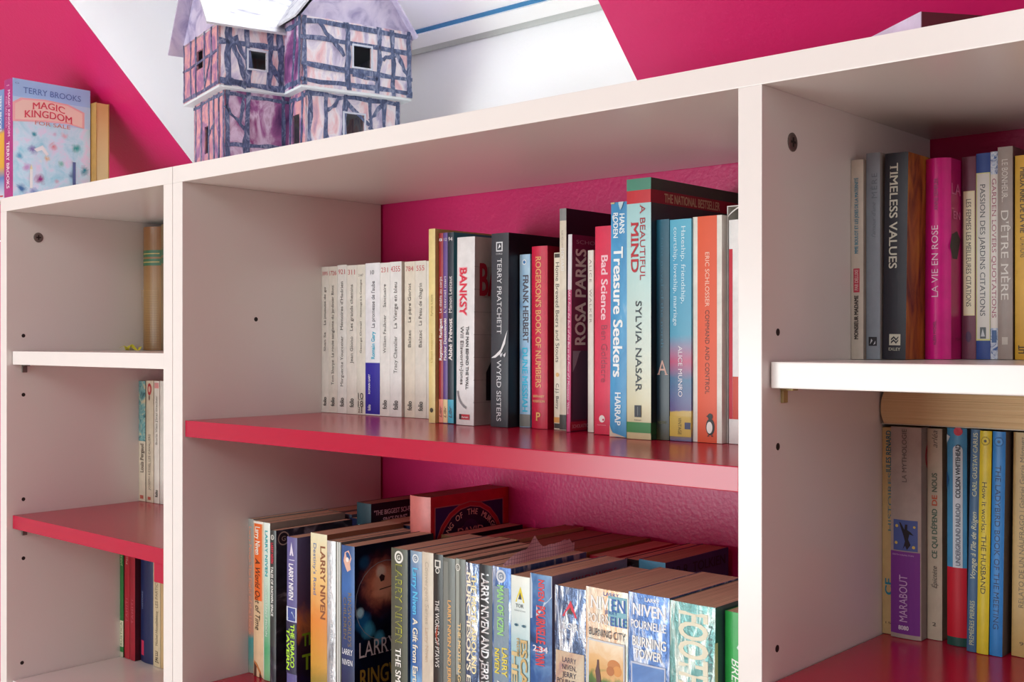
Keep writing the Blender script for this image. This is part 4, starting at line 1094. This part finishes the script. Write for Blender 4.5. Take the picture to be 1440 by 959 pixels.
add_box(bm, .0030, .1785, 0, .105, H - .0006, H)
add_box(bm, .0030, .1785, .1045, .105, .0006, H - .0006)
link('cover', bm, worn('#cfc4b0'), fl)

# ------------------------------------------------------------------ left unit
book('brown leather hardback with green bands on a gilt ribbed spine', -1.5490, .1947, .0480, .1811, Z_LU, vgrad('leather', [(0, '#8a6238'), (.5, '#9a7448'), (1, '#8a5c38')], .18, .3, .1), side='#6a4426', d=.095, hard=True, bulge=.012, pg='#c8a878', el=[
    ('b', .02, .98, .755, .81, '#3e6a4a'), ('b', .02, .98, .685, .74, '#3e6a4a'), ('b', .05, .95, .778, .785, '#c8a860'), ('b', .05, .95, .71, .717, '#c8a860')] + [('b', .05, .95, z, z + .0025, '#b8925c') for z in [.02 + .014 * i for i in range(34)]])
book('second leather hardback beside the brown one, half behind the panel', -1.5005, .1972, .0420, .1825, Z_LU, '#7c6246', d=.092, hard=True, bulge=.008, el=[('b', .02, .98, .755, .80, '#3a5c44'), ('b', .02, .98, .69, .735, '#3a5c44')])
yl = empty('ribbon', (XL_IN + .0012, YF + .162, Z_LU + .0004), 'small crumpled yellow ribbon on the white shelf of the narrow bookcase', 'ribbon')
bm = bmesh.new()
vs = []
for i in range(19):
    u = i / 18
    x, y, zz = .004 + .006 * math.sin(u * 9), .030 * u, .0045 + .0035 * math.sin(u * 13)
    zz = max(zz - .002, .0003)
    vs.append((bm.verts.new((x, y, zz)), bm.verts.new((x + .006, y + .002, zz + .002 * math.cos(u * 20) + .001))))
for i in range(18):
    bm.faces.new((vs[i][0], vs[i + 1][0], vs[i + 1][1], vs[i][1]))
link('ribbon_strip', bm, plain('#d8cc3c', .5), yl)
GLM = 'pale paperbacks on the pink shelf of the narrow bookcase'
TEALART = art('tealart', [(0.3, '#2c5c64'), (0.5, '#7ab0b0'), (0.65, '#d8c8a0'), (0.8, '#3c7484')], 60, (1, 1, 1), 2)
book('cream paperback with a teal picture at the head', -1.5490, .1965, .0186, .1776, Z_LM, '#e2d4bc', side='#7c7468', d=.095, group=GLM, el=[('b', 0, 1, .50, 1, TEALART), ('t', 'Louis Pergaud', .5, .24, .48, .5, '#4c3c30', 'u', 'serifb'), ('b', .25, .75, .02, .05, '#b85c4c')])
book('cream paperback with a round red mark near the head', -1.5301, .1974, .0202, .1785, Z_LM, '#dccdb4', d=.094, group=GLM, el=[('o', .5, .93, .28, '#b8383c', 1.6), ('o', .5, .93, .14, '#dcb09c', 1.6), ('t', 'JOSEPH KESSEL LES CAVALIERS', .5, .10, .56, .3, '#7a6c60', 'u'), ('o', .5, .86, .1, '#8a6c60', 2), ('b', .3, .7, .02, .045, '#b85c4c')])
book('white paperback with a red number and sideways serif title', -1.5095, .1982, .0146, .1785, Z_LM, '#e6ddd0', d=.093, group=GLM, el=[('b', .1, .9, .94, .985, '#d8908c'), ('t', 'Boris Vian J\'irai cracher', .5, .48, .88, .36, '#6a6058', 'u', 'serif'), ('t', 'folio', .5, .05, .11, .5, '#3a3430', 'u', 'bold')])
book('white paperback half hidden by the panel of the narrow bookcase', -1.4945, .1988, .0162, .1788, Z_LM, '#e4dcd2', d=.093, group=GLM)
GLL = 'books on the bottom shelf of the narrow bookcase'
book('green slim book with a cream foot label on the bottom shelf', -1.5490, .1661, .0100, .19, Z_LL, '#2c7c3c', side='#1c4428', d=.12, group=GLL, el=[('t', 'JARDIN FACILE', .5, .70, .98, .4, '#a8c88c', 'u', 'bold'), ('b', 0, 1, .08, .28, '#d8d4b4'), ('t', 'RUSTICA', .5, .09, .27, .5, '#5c6c4c', 'u'), ('b', 0, 1, 0, .04, '#b8b49c')])
book('red slim book with pale lettering right of the green one', -1.5378, .1670, .0150, .19, Z_LL, '#b0182c', side='#7a1020', d=.12, group=GLL, el=[('t', 'Paris Ancien', .5, .72, .98, .3, '#e0b0a8', 'u', 'serif'), ('t', 'TAHITI', .5, .28, .46, .4, '#c4606c', 'u', 'wide')])
book('dark red book left of the navy one on the bottom shelf', -1.5222, .1670, .0140, .19, Z_LL, '#a0182a', side='#4c0c18', d=.12, group=GLL, el=[('t', 'TAHITI', .5, .28, .46, .4, '#c4606c', 'u', 'wide')])
book('wide navy hardback with a small red foot label', -1.5069, .1731, .0370, .192, Z_LL, '#15204c', side='#0c1434', d=.115, hard=True, bulge=.003, group=GLL, el=[('b', .08, .34, .05, .16, '#c02c4c'), ('t', 'HISTOIRE', .22, .4, .53, .12, '#8c94b4', 'u'), ('b', .02, .04, 0, 1, '#3c4c7c')])
book('cream paperback with particles title on the bottom shelf', -1.4694, .1731, .0186, .186, Z_LL, '#d2bc98', d=.115, group=GLL, el=[('t', 'LES PARTICULES ÉLÉMENTAIRES', .5, .45, .98, .4, '#6c5c48', 'u'), ('t', 'Michel Houellebecq', .5, .16, .42, .34, '#5c4c3c', 'u', 'serif'), ('t', "J'AI LU", .5, .03, .12, .4, '#4c3c30', 'u', 'bold')])
book('tan paperback half hidden by the panel on the bottom shelf', -1.4506, .1735, .0200, .182, Z_LL, '#caa878', d=.115, group=GLL)
# red folded strip hanging under the pink shelf by the right panel
rs = empty('red_strip', (XL_R - .0400, YF + .012, Z_LM - SH - .0235), 'small red strip hanging under the pink shelf beside the right panel', 'strip')
bm = bmesh.new()
add_box(bm, 0, .0385, 0, .0012, 0, .0235)
add_box(bm, 0, .0385, .0012, .010, .0223, .0235)
link('strip_body', bm, PINK, rs)

# ------------------------------------------------------------------ on top of the bookcases
MAGIC = blobs('magic', [(.3, '#9cdcec'), (.5, '#d0ecfa'), (.65, '#ecdcf4'), (.8, '#c0e0f4')], [(.0265, .028, .070, .014, '#8c78b8'), (.0265, .030, .092, .008, '#3c98ac'), (.0265, .058, .078, .013, '#e08890'), (.0265, .060, .096, .007, '#d8b0d0'), (.0265, .048, .060, .010, '#e8b070'),
    (.0265, .092, .080, .013, '#34a49c'), (.0265, .104, .050, .014, '#3890a8'), (.0265, .010, .060, .010, '#60a8c8'), (.0265, .084, .040, .011, '#6878b0'), (.0265, .086, .060, .006, '#c8ccd8'), (.0265, .040, .030, .015, '#9c3c80'), (.0265, .062, .030, .009, '#d89cb4'),
    (.0265, .040, .056, .007, '#f0eef0'), (.0265, .012, .014, .014, '#4878b0'), (.0265, .100, .018, .012, '#98c8e0'), (.0265, .075, .095, .010, '#f0a8b8'), (.0265, .020, .045, .011, '#c8a0d0'), (.0265, .070, .055, .010, '#8cc8c0'), (.0265, .030, .012, .012, '#7c90c8')], .25, .72)
book('blue fantasy paperback on top with pink banner and a magenta spine', -1.5840, .0120, .0267, .1656, ZT, '#b02c80', side=MAGIC, d=.113, group='books on top of the narrow bookcase', rough=.25, pg='#e8dcc8', el=[
    ('t', 'MAGIC KINGDOM', .60, .52, .91, .24, '#e8c0dc', 'd', 'serifb'), ('t', 'FOR SALE SOLD', .28, .60, .86, .16, '#e0a4cc', 'd', 'serif'), ('t', 'TERRY BROOKS', .5, .09, .48, .34, '#f2d4e8', 'd', 'serifb'), ('h', 'o', .5, .95, .3, .1, '#e0a4cc')],
    cel=[('b', 0, 1, .84, 1, '#a4ccf6'), ('b', .0, 1, .66, .85, '#c0dcf8'), ('p', [(0, .64), (0, .80), (.1, .845), (.4, .86), (.7, .85), (.92, .80), (.92, .66), (.7, .68), (.4, .67)], '#f8b4b4'),
         ('p', [(.03, .66), (.03, .79), (.12, .83), (.4, .845), (.7, .835), (.89, .79), (.89, .67), (.7, .695), (.4, .685)], '#fad4c4'), ('h', 'TERRY BROOKS', .5, .915, .74, .075, '#5878c0', 'serif'), ('h', 'MAGIC', .45, .79, .42, .085, '#e04858', 'serifb', .03),
         ('h', 'KINGDOM', .45, .715, .62, .09, '#e04858', 'serifb', .03), ('h', 'FOR SALE', .5, .655, .46, .05, '#e08878', 'serif'), ('b', .21, .245, .10, .26, '#f2f2ec'), ('p', [(.212, .26), (.228, .30), (.244, .26)], '#f4e8b0'), ('p', [(.26, .43), (.37, .47), (.45, .40), (.42, .385), (.36, .43), (.30, .41)], '#f4f2f2'), ('b', .76, .80, .10, .36, '#5c6a9c'), ('h', 'o', .05, .965, .05, .035, '#7c98c8')])
book('blue and yellow paperback left of the magenta spined one on top', -1.6085, .0120, .0240, .1540, ZT, vgrad('bluyel', [(0, '#d8dce8'), (.2, '#4c78b4'), (.3, '#d8a42c'), (.6, '#e0ac34'), (.65, '#3c68b0'), (1, '#7898c8')], .154, .3, .02), d=.112, group='books on top of the narrow bookcase', el=[
    ('t', 'TERRY BROOKS', .6, .62, .95, .3, '#dce4f0', 'd', 'bold'), ('b', .1, .9, .03, .045, '#b83c4c')])
book('thick violet paperback at the left edge of the top', -1.640, .0120, .0310, .1500, ZT, '#5c5ca0', d=.112, group='books on top of the narrow bookcase')
gb = empty('book', (-1.5430, YF + .1262, ZT + .0004), 'narrow golden edged book standing beside the blue fantasy paperback', 'book', 'books on top of the narrow bookcase')
bm = bmesh.new()
add_box(bm, -.1050, 0, 0, .0013, 0, .1475)
add_box(bm, -.1050, 0, .0190, .0203, 0, .1475)
add_box(bm, -.1063, -.1050, 0, .0203, 0, .1475)
link('cover', bm, worn('#c79a50'), gb)
bm = bmesh.new()
add_box(bm, -.1048, -.0008, .0013, .0190, .0005, .147)
link('page_block', bm, vgrad('goldpage', [(0, '#f0e0a4'), (.5, '#e8cf90'), (1, '#e0b874')], .147, .5, .04), gb)
bb = book('low teal booklet lying open behind the golden edged book', -1.5300, .1750, .0300, .0300, ZT, '#3c6c94', side='#4c7ca4', d=.10, y=YF + .175)

bt = empty('book', (-.2946, YF + .0210, ZT + .0004), 'pale lilac book lying on top at the right end, dark red cover towards the room', 'book', None, R(53.5))
bm = bmesh.new()
add_box(bm, 0, .105, .0, .17, 0, .0015)
add_box(bm, 0, .105, .0, .17, .0140, .0155)
add_box(bm, 0, .105, 0, .0012, .0015, .0140, 0)
bo = link('cover', bm, worn('#5c1626'), bt)
bm = bmesh.new()
add_box(bm, .0012, .103, .0013, .168, .0015, .0140)
link('page_block', bm, worn('#cfc4dc'), bt)
bm = bmesh.new()
add_box(bm, -.0006, 0, .0, .17, .0, .0155)
link('spine', bm, worn('#d9cfe6'), bt)

# ------------------------------------------------------------------ the painted cardboard house
AH = R(74.8 - 90)                      # local +x = to the right (towards the room), local +y = away
hx = empty('model_house', (-1.20733, .77243, ZT + .0004), 'hand painted cardboard model of a half timbered house with overhanging upper floor', 'model')
hx.rotation_euler = (0, 0, -R(15.2))
W1, L1, W2, L2 = .1107, .077, .0484, .119     # left wing width, its free length, step, right wing length
PALE = art('painted_wall', [(0.26, '#8078a4'), (0.40, '#c8c0d8'), (0.50, '#eae4ea'), (0.62, '#e6bcc2'), (0.76, '#a888ac')], 45, (1, 1, .45), 1.2, .5, detail=5, bmp=.5)
PINKISH = art('painted_brick', [(0.25, '#6c5a8a'), (0.42, '#a878a0'), (0.55, '#e0a4a4'), (0.68, '#c08098'), (0.82, '#7068a0')], 70, (1, 1, .6), 1.0, .5, detail=5)
PLUMW = art('painted_plum', [(0.3, '#4c2860'), (0.46, '#9c5c94'), (0.58, '#d8c4dc'), (0.72, '#8c3c78'), (0.85, '#343c6c')], 30, (1, 1, .6), 1.5, .5, detail=5)
TIMB = art('painted_timber', [(0.3, '#2c3658'), (0.52, '#56648a'), (0.72, '#a4aac4')], 160, (1, 1, .5), 1.6, .45)
ROOFM = art('painted_roof', [(0.3, '#8c8ca4'), (0.40, '#b8b8c4'), (0.6, '#cfcfd6')], 60, (1, .3, 1), 2.0, .5)
GABLE = art('painted_gable', [(0.3, '#9088b4'), (0.5, '#c4bcd8'), (0.75, '#d8d0e4')], 40, (1, 1, 1), 1.0, .5)
CARD = plain('#dfe6ea', .6)
T = .0022


def frame_pt(o, ux, uy):
    return lambda u, v, n: (o[0] + ux[0] * u + uy[0] * n, o[1] + ux[1] * u + uy[1] * n, o[2] + v)


def plate(bm, F, u0, u1, v0, v1, n0, n1):
    v = [bm.verts.new(F(*p)) for p in ((u0, v0, n0), (u1, v0, n0), (u1, v1, n0), (u0, v1, n0), (u0, v0, n1), (u1, v0, n1), (u1, v1, n1), (u0, v1, n1))]
    for q in ((0, 3, 2, 1), (4, 5, 6, 7), (0, 1, 5, 4), (1, 2, 6, 5), (2, 3, 7, 6), (3, 0, 4, 7)):
        bm.faces.new([v[i] for i in q])


def hwall(o, ux, n, L, H, m, hole=None, beams=(), seed=0):
    """wall plate from o along ux, outward normal n, with one real opening and painted beams standing proud"""
    F = frame_pt(o, ux, n)
    bm = bmesh.new()
    if hole:
        a, b, c, d = hole
        for q in ((0, a, 0, H), (b, L, 0, H), (a, b, 0, c), (a, b, d, H)):
            if q[1] - q[0] > 1e-5 and q[3] - q[2] > 1e-5:
                plate(bm, F, q[0], q[1], q[2], q[3], -T, 0)
    else:
        plate(bm, F, 0, L, 0, H, -T, 0)
    bmesh.ops.recalc_face_normals(bm, faces=bm.faces[:])
    wo = link('wall', bm, m, hx)
    rnd = random.Random(seed)
    for k, (u0, v0, u1, v1, wd) in enumerate(beams):
        bm = bmesh.new()
        du, dv = u1 - u0, v1 - v0
        ln = math.hypot(du, dv)
        pu, pv = -dv / ln * wd / 2, du / ln * wd / 2
        nseg = 6
        A, B = [], []
        for i in range(nseg + 1):
            t = i / nseg
            j1, j2 = rnd.uniform(.5, 1.35), rnd.uniform(.5, 1.35)
            cu, cv = u0 + du * t + rnd.uniform(-.0011, .0011), v0 + dv * t + rnd.uniform(-.0008, .0008)
            A.append((cu + pu * j1, cv + pv * j1))
            B.append((cu - pu * j2, cv - pv * j2))
        th = .0005 + .0001 * (k % 5)
        vt = [[bm.verts.new(F(u, v, nn)) for (u, v) in side] for side in (A, B) for nn in (0, th)]
        for i in range(nseg):
            bm.faces.new((vt[1][i], vt[1][i + 1], vt[3][i + 1], vt[3][i]))
            bm.faces.new((vt[0][i], vt[0][i + 1], vt[1][i + 1], vt[1][i]))
            bm.faces.new((vt[3][i], vt[3][i + 1], vt[2][i + 1], vt[2][i]))
        bmesh.ops.recalc_face_normals(bm, faces=bm.faces[:])
        link('timber', bm, TIMB, wo)
    return wo


def beams(L, H, posts, rails, diags, wd=.0045):
    b = [(L * p, 0, L * (p + dp), H, wd) for p, dp in posts]
    b += [(0, H * r, L, H * (r + dr), wd * .9) for r, dr in rails]
    b += [(L * a, H * c, L * e, H * g, wd * .8) for a, c, e, g in diags]
    return b


H1, Z2 = .0875, .0905
H2L, H2R = .160 - Z2, .168 - Z2
OV = .010
# outward normals in local space: front -y, right +x
# lower storey
hwall((0, 0, 0), (1, 0), (0, -1), W1, H1, PINKISH, (.040, .054, .024, .056), beams(W1, H1, [(.06, 0), (.25, .01), (.5, 0), (.66, 0), (.82, .01), (.97, 0)], [(.03, 0), (.96, 0)], [(.5, .5, .66, .62)], .004), 1)
hwall((W1, 0, 0), (0, 1), (1, 0), L1, H1, PLUMW, None, beams(L1, H1, [(.04, 0), (.32, .04), (.9, .0)], [(.95, -.02), (.30, .02)], [(.0, .8, .3, .52), (.95, .02, .7, .3), (.3, .55, .32, .0), (.3, .95, .22, .6)], .005), 2)
hwall((W1, L1, 0), (1, 0), (0, -1), W2, H1, PINKISH, (.009, .030, 0, .064), beams(W2, H1, [(.05, 0), (.75, .05)], [(.93, 0)], [(.3, .95, .1, .62)], .005), 3)
hwall((W1 + W2, L1, 0), (0, 1), (1, 0), L2, H1, PALE, (.047, .072, 0, .066), beams(L2, H1, [(.04, 0), (.2, 0), (.40, .0), (.66, .02), (.82, 0), (.97, 0)], [(.96, 0)], [(.2, .45, .39, .0), (.22, .75, .36, .95), (.42, .9, .66, .62), (.66, .7, .82, .95), (.82, .4, .66, .62)], .0055), 4)
hwall((0, L1 + L2, 0), (1, 0), (0, 1), W1 + W2, H1, PALE)
hwall((0, 0, 0), (0, 1), (-1, 0), L1 + L2, H1, PALE)
# floor plate of the jettied storey (card coloured from below)
for (x0, x1, y0, y1) in ((-OV, W1 + OV, -OV, L1 + L2 + OV), (W1 + OV, W1 + W2 + OV, L1 - OV, L1 + L2 + OV)):
    box('floor_plate', x0, x1, y0, y1, H1, Z2, CARD, hx, .0008)
# upper storey
box('inner_light_block', -OV, W1 + OV, -OV, L1 + L2 + OV, .1575, .1595, CARD, hx)  # hidden plates added at eaves level to keep skylight out of the window openings
box('inner_light_block', W1 + OV + .0003, W1 + W2 + OV - .003, L1 - OV + .003, L1 + L2 + OV, .1595, .1615, CARD, hx)
XR_, YN = W1 + W2 + OV, L1 - OV
hwall((-OV, -OV, Z2), (1, 0), (0, -1), W1 + 2 * OV, H2L, PINKISH, (.052, .074, .030, .052), beams(W1 + 2 * OV, H2L, [(.03, 0), (.22, .01), (.38, 0), (.62, 0), (.8, .01), (.97, 0)], [(.04, 0), (.55, .01)], [(.62, .05, .8, .6)], .004), 5)
hwall((W1 + OV, -OV, Z2), (0, 1), (1, 0), L1, H2L, PALE, (.034, .055, .022, .042), beams(L1, H2L, [(.13, .0), (.44, -.03), (.76, .02), (.95, -.02)], [(.05, 0), (.70, 0)], [(.16, .8, .40, .1), (.22, .8, .48, .35), (.95, .1, .74, .5), (.1, .1, .4, .02)], .0075), 6)
hwall((W1 + OV, YN, Z2), (1, 0), (0, -1), W2, H2R, PLUMW, None, beams(W2, H2R, [(.5, .2), (.92, 0)], [(.06, 0), (.9, 0)], [], .006), 7)
hwall((XR_, YN, Z2), (0, 1), (1, 0), L2 + 2 * OV, H2R, PALE, (.064, .086, .028, .052), beams(L2 + 2 * OV, H2R, [(.03, 0), (.42, -.02), (.68, .02), (.83, -.02), (.97, 0)], [(.08, -.01), (.93, .0), (.70, -.03), (.30, -.02)], [(.15, .95, .38, .5), (.85, .65, .97, .3), (.68, .5, .84, .62), (.45, .25, .68, .2)], .006), 8)
hwall((-OV, L1 + L2 + OV, Z2), (1, 0), (0, 1), XR_ + OV, H2L, PALE)
hwall((-OV, -OV, Z2), (0, 1), (-1, 0), L1 + L2 + 2 * OV, H2L, PALE)
# window rims
for (o, F_, a) in (((W1 + OV, -OV, Z2), ((0, 1), (1, 0)), (.034, .055, .022, .042)), ((XR_, YN, Z2), ((0, 1), (1, 0)), (.064, .086, .028, .052)),
                   ((XR_ - OV, L1, 0), ((0, 1), (1, 0)), (.047, .072, 0, .066))):
    F = frame_pt(o, *F_)
    bm = bmesh.new()
    for q in ((a[0] - .002, a[1] + .002, a[3], a[3] + .002), (a[0] - .002, a[0], a[2], a[3]), (a[1], a[1] + .002, a[2], a[3]), (a[0] - .002, a[1] + .002, a[2] - .002, a[2])):
        if q[2] >= 0:
            plate(bm, F, *q, 0, .0012)
    bmesh.ops.recalc_face_normals(bm, faces=bm.faces[:])
    link('window_rim', bm, plain('#ccd2e0', .5), hx)
# roofs
ZE = .160


def poly3(name, pts, thick, m):
    bm = bmesh.new()
    f = bm.faces.new([bm.verts.new(p) for p in pts])
    r = bmesh.ops.extrude_face_region(bm, geom=[f])
    bmesh.ops.translate(bm, verts=[e for e in r['geom'] if isinstance(e, bmesh.types.BMVert)], vec=thick)
    bmesh.ops.recalc_face_normals(bm, faces=bm.faces[:])
    return link(name, bm, m, hx)


xm, xe0, xe1, zp = W1 / 2, -OV - .008, W1 + OV + .006, ZE + .088
yf, yb = -OV - .016, L1 + L2 + OV
poly3('gable', [(-OV, -OV, ZE), (W1 + OV, -OV, ZE), (xm, -OV, zp - .004)], (0, .002, 0), GABLE)
poly3('roof_slope', [(xe1, yf, ZE - .006), (xe1, yb, ZE - .006), (xm, yb, zp), (xm, yf, zp)], (.001, 0, .0022), ROOFM)
poly3('roof_slope', [(xe0, yf, ZE - .011), (xe0, yb, ZE - .011), (xm, yb, zp), (xm, yf, zp)], (-.001, 0, .0022), GABLE)
ym = YN + (L2 + 2 * OV) / 2
ZE2, zp2 = .168, .168 + .095
poly3('gable', [(XR_ - .001, YN, ZE2), (XR_ - .001, YN + L2 + 2 * OV, ZE2), (XR_ - .001, ym, zp2 - .004)], (-.002, 0, 0), GABLE)
poly3('roof_slope', [(xm, YN - .008, ZE2 - .004), (XR_ + .006, YN - .008, ZE2 - .004), (XR_ + .006, ym, zp2), (xm, ym, zp2)], (0, -.001, .0022), ROOFM)
poly3('roof_slope', [(xm, YN + L2 + 2 * OV + .003, ZE2 - .008), (XR_ + .009, YN + L2 + 2 * OV + .003, ZE2 - .008), (XR_ + .009, ym, zp2), (xm, ym, zp2)], (0, .001, .0022), GABLE)
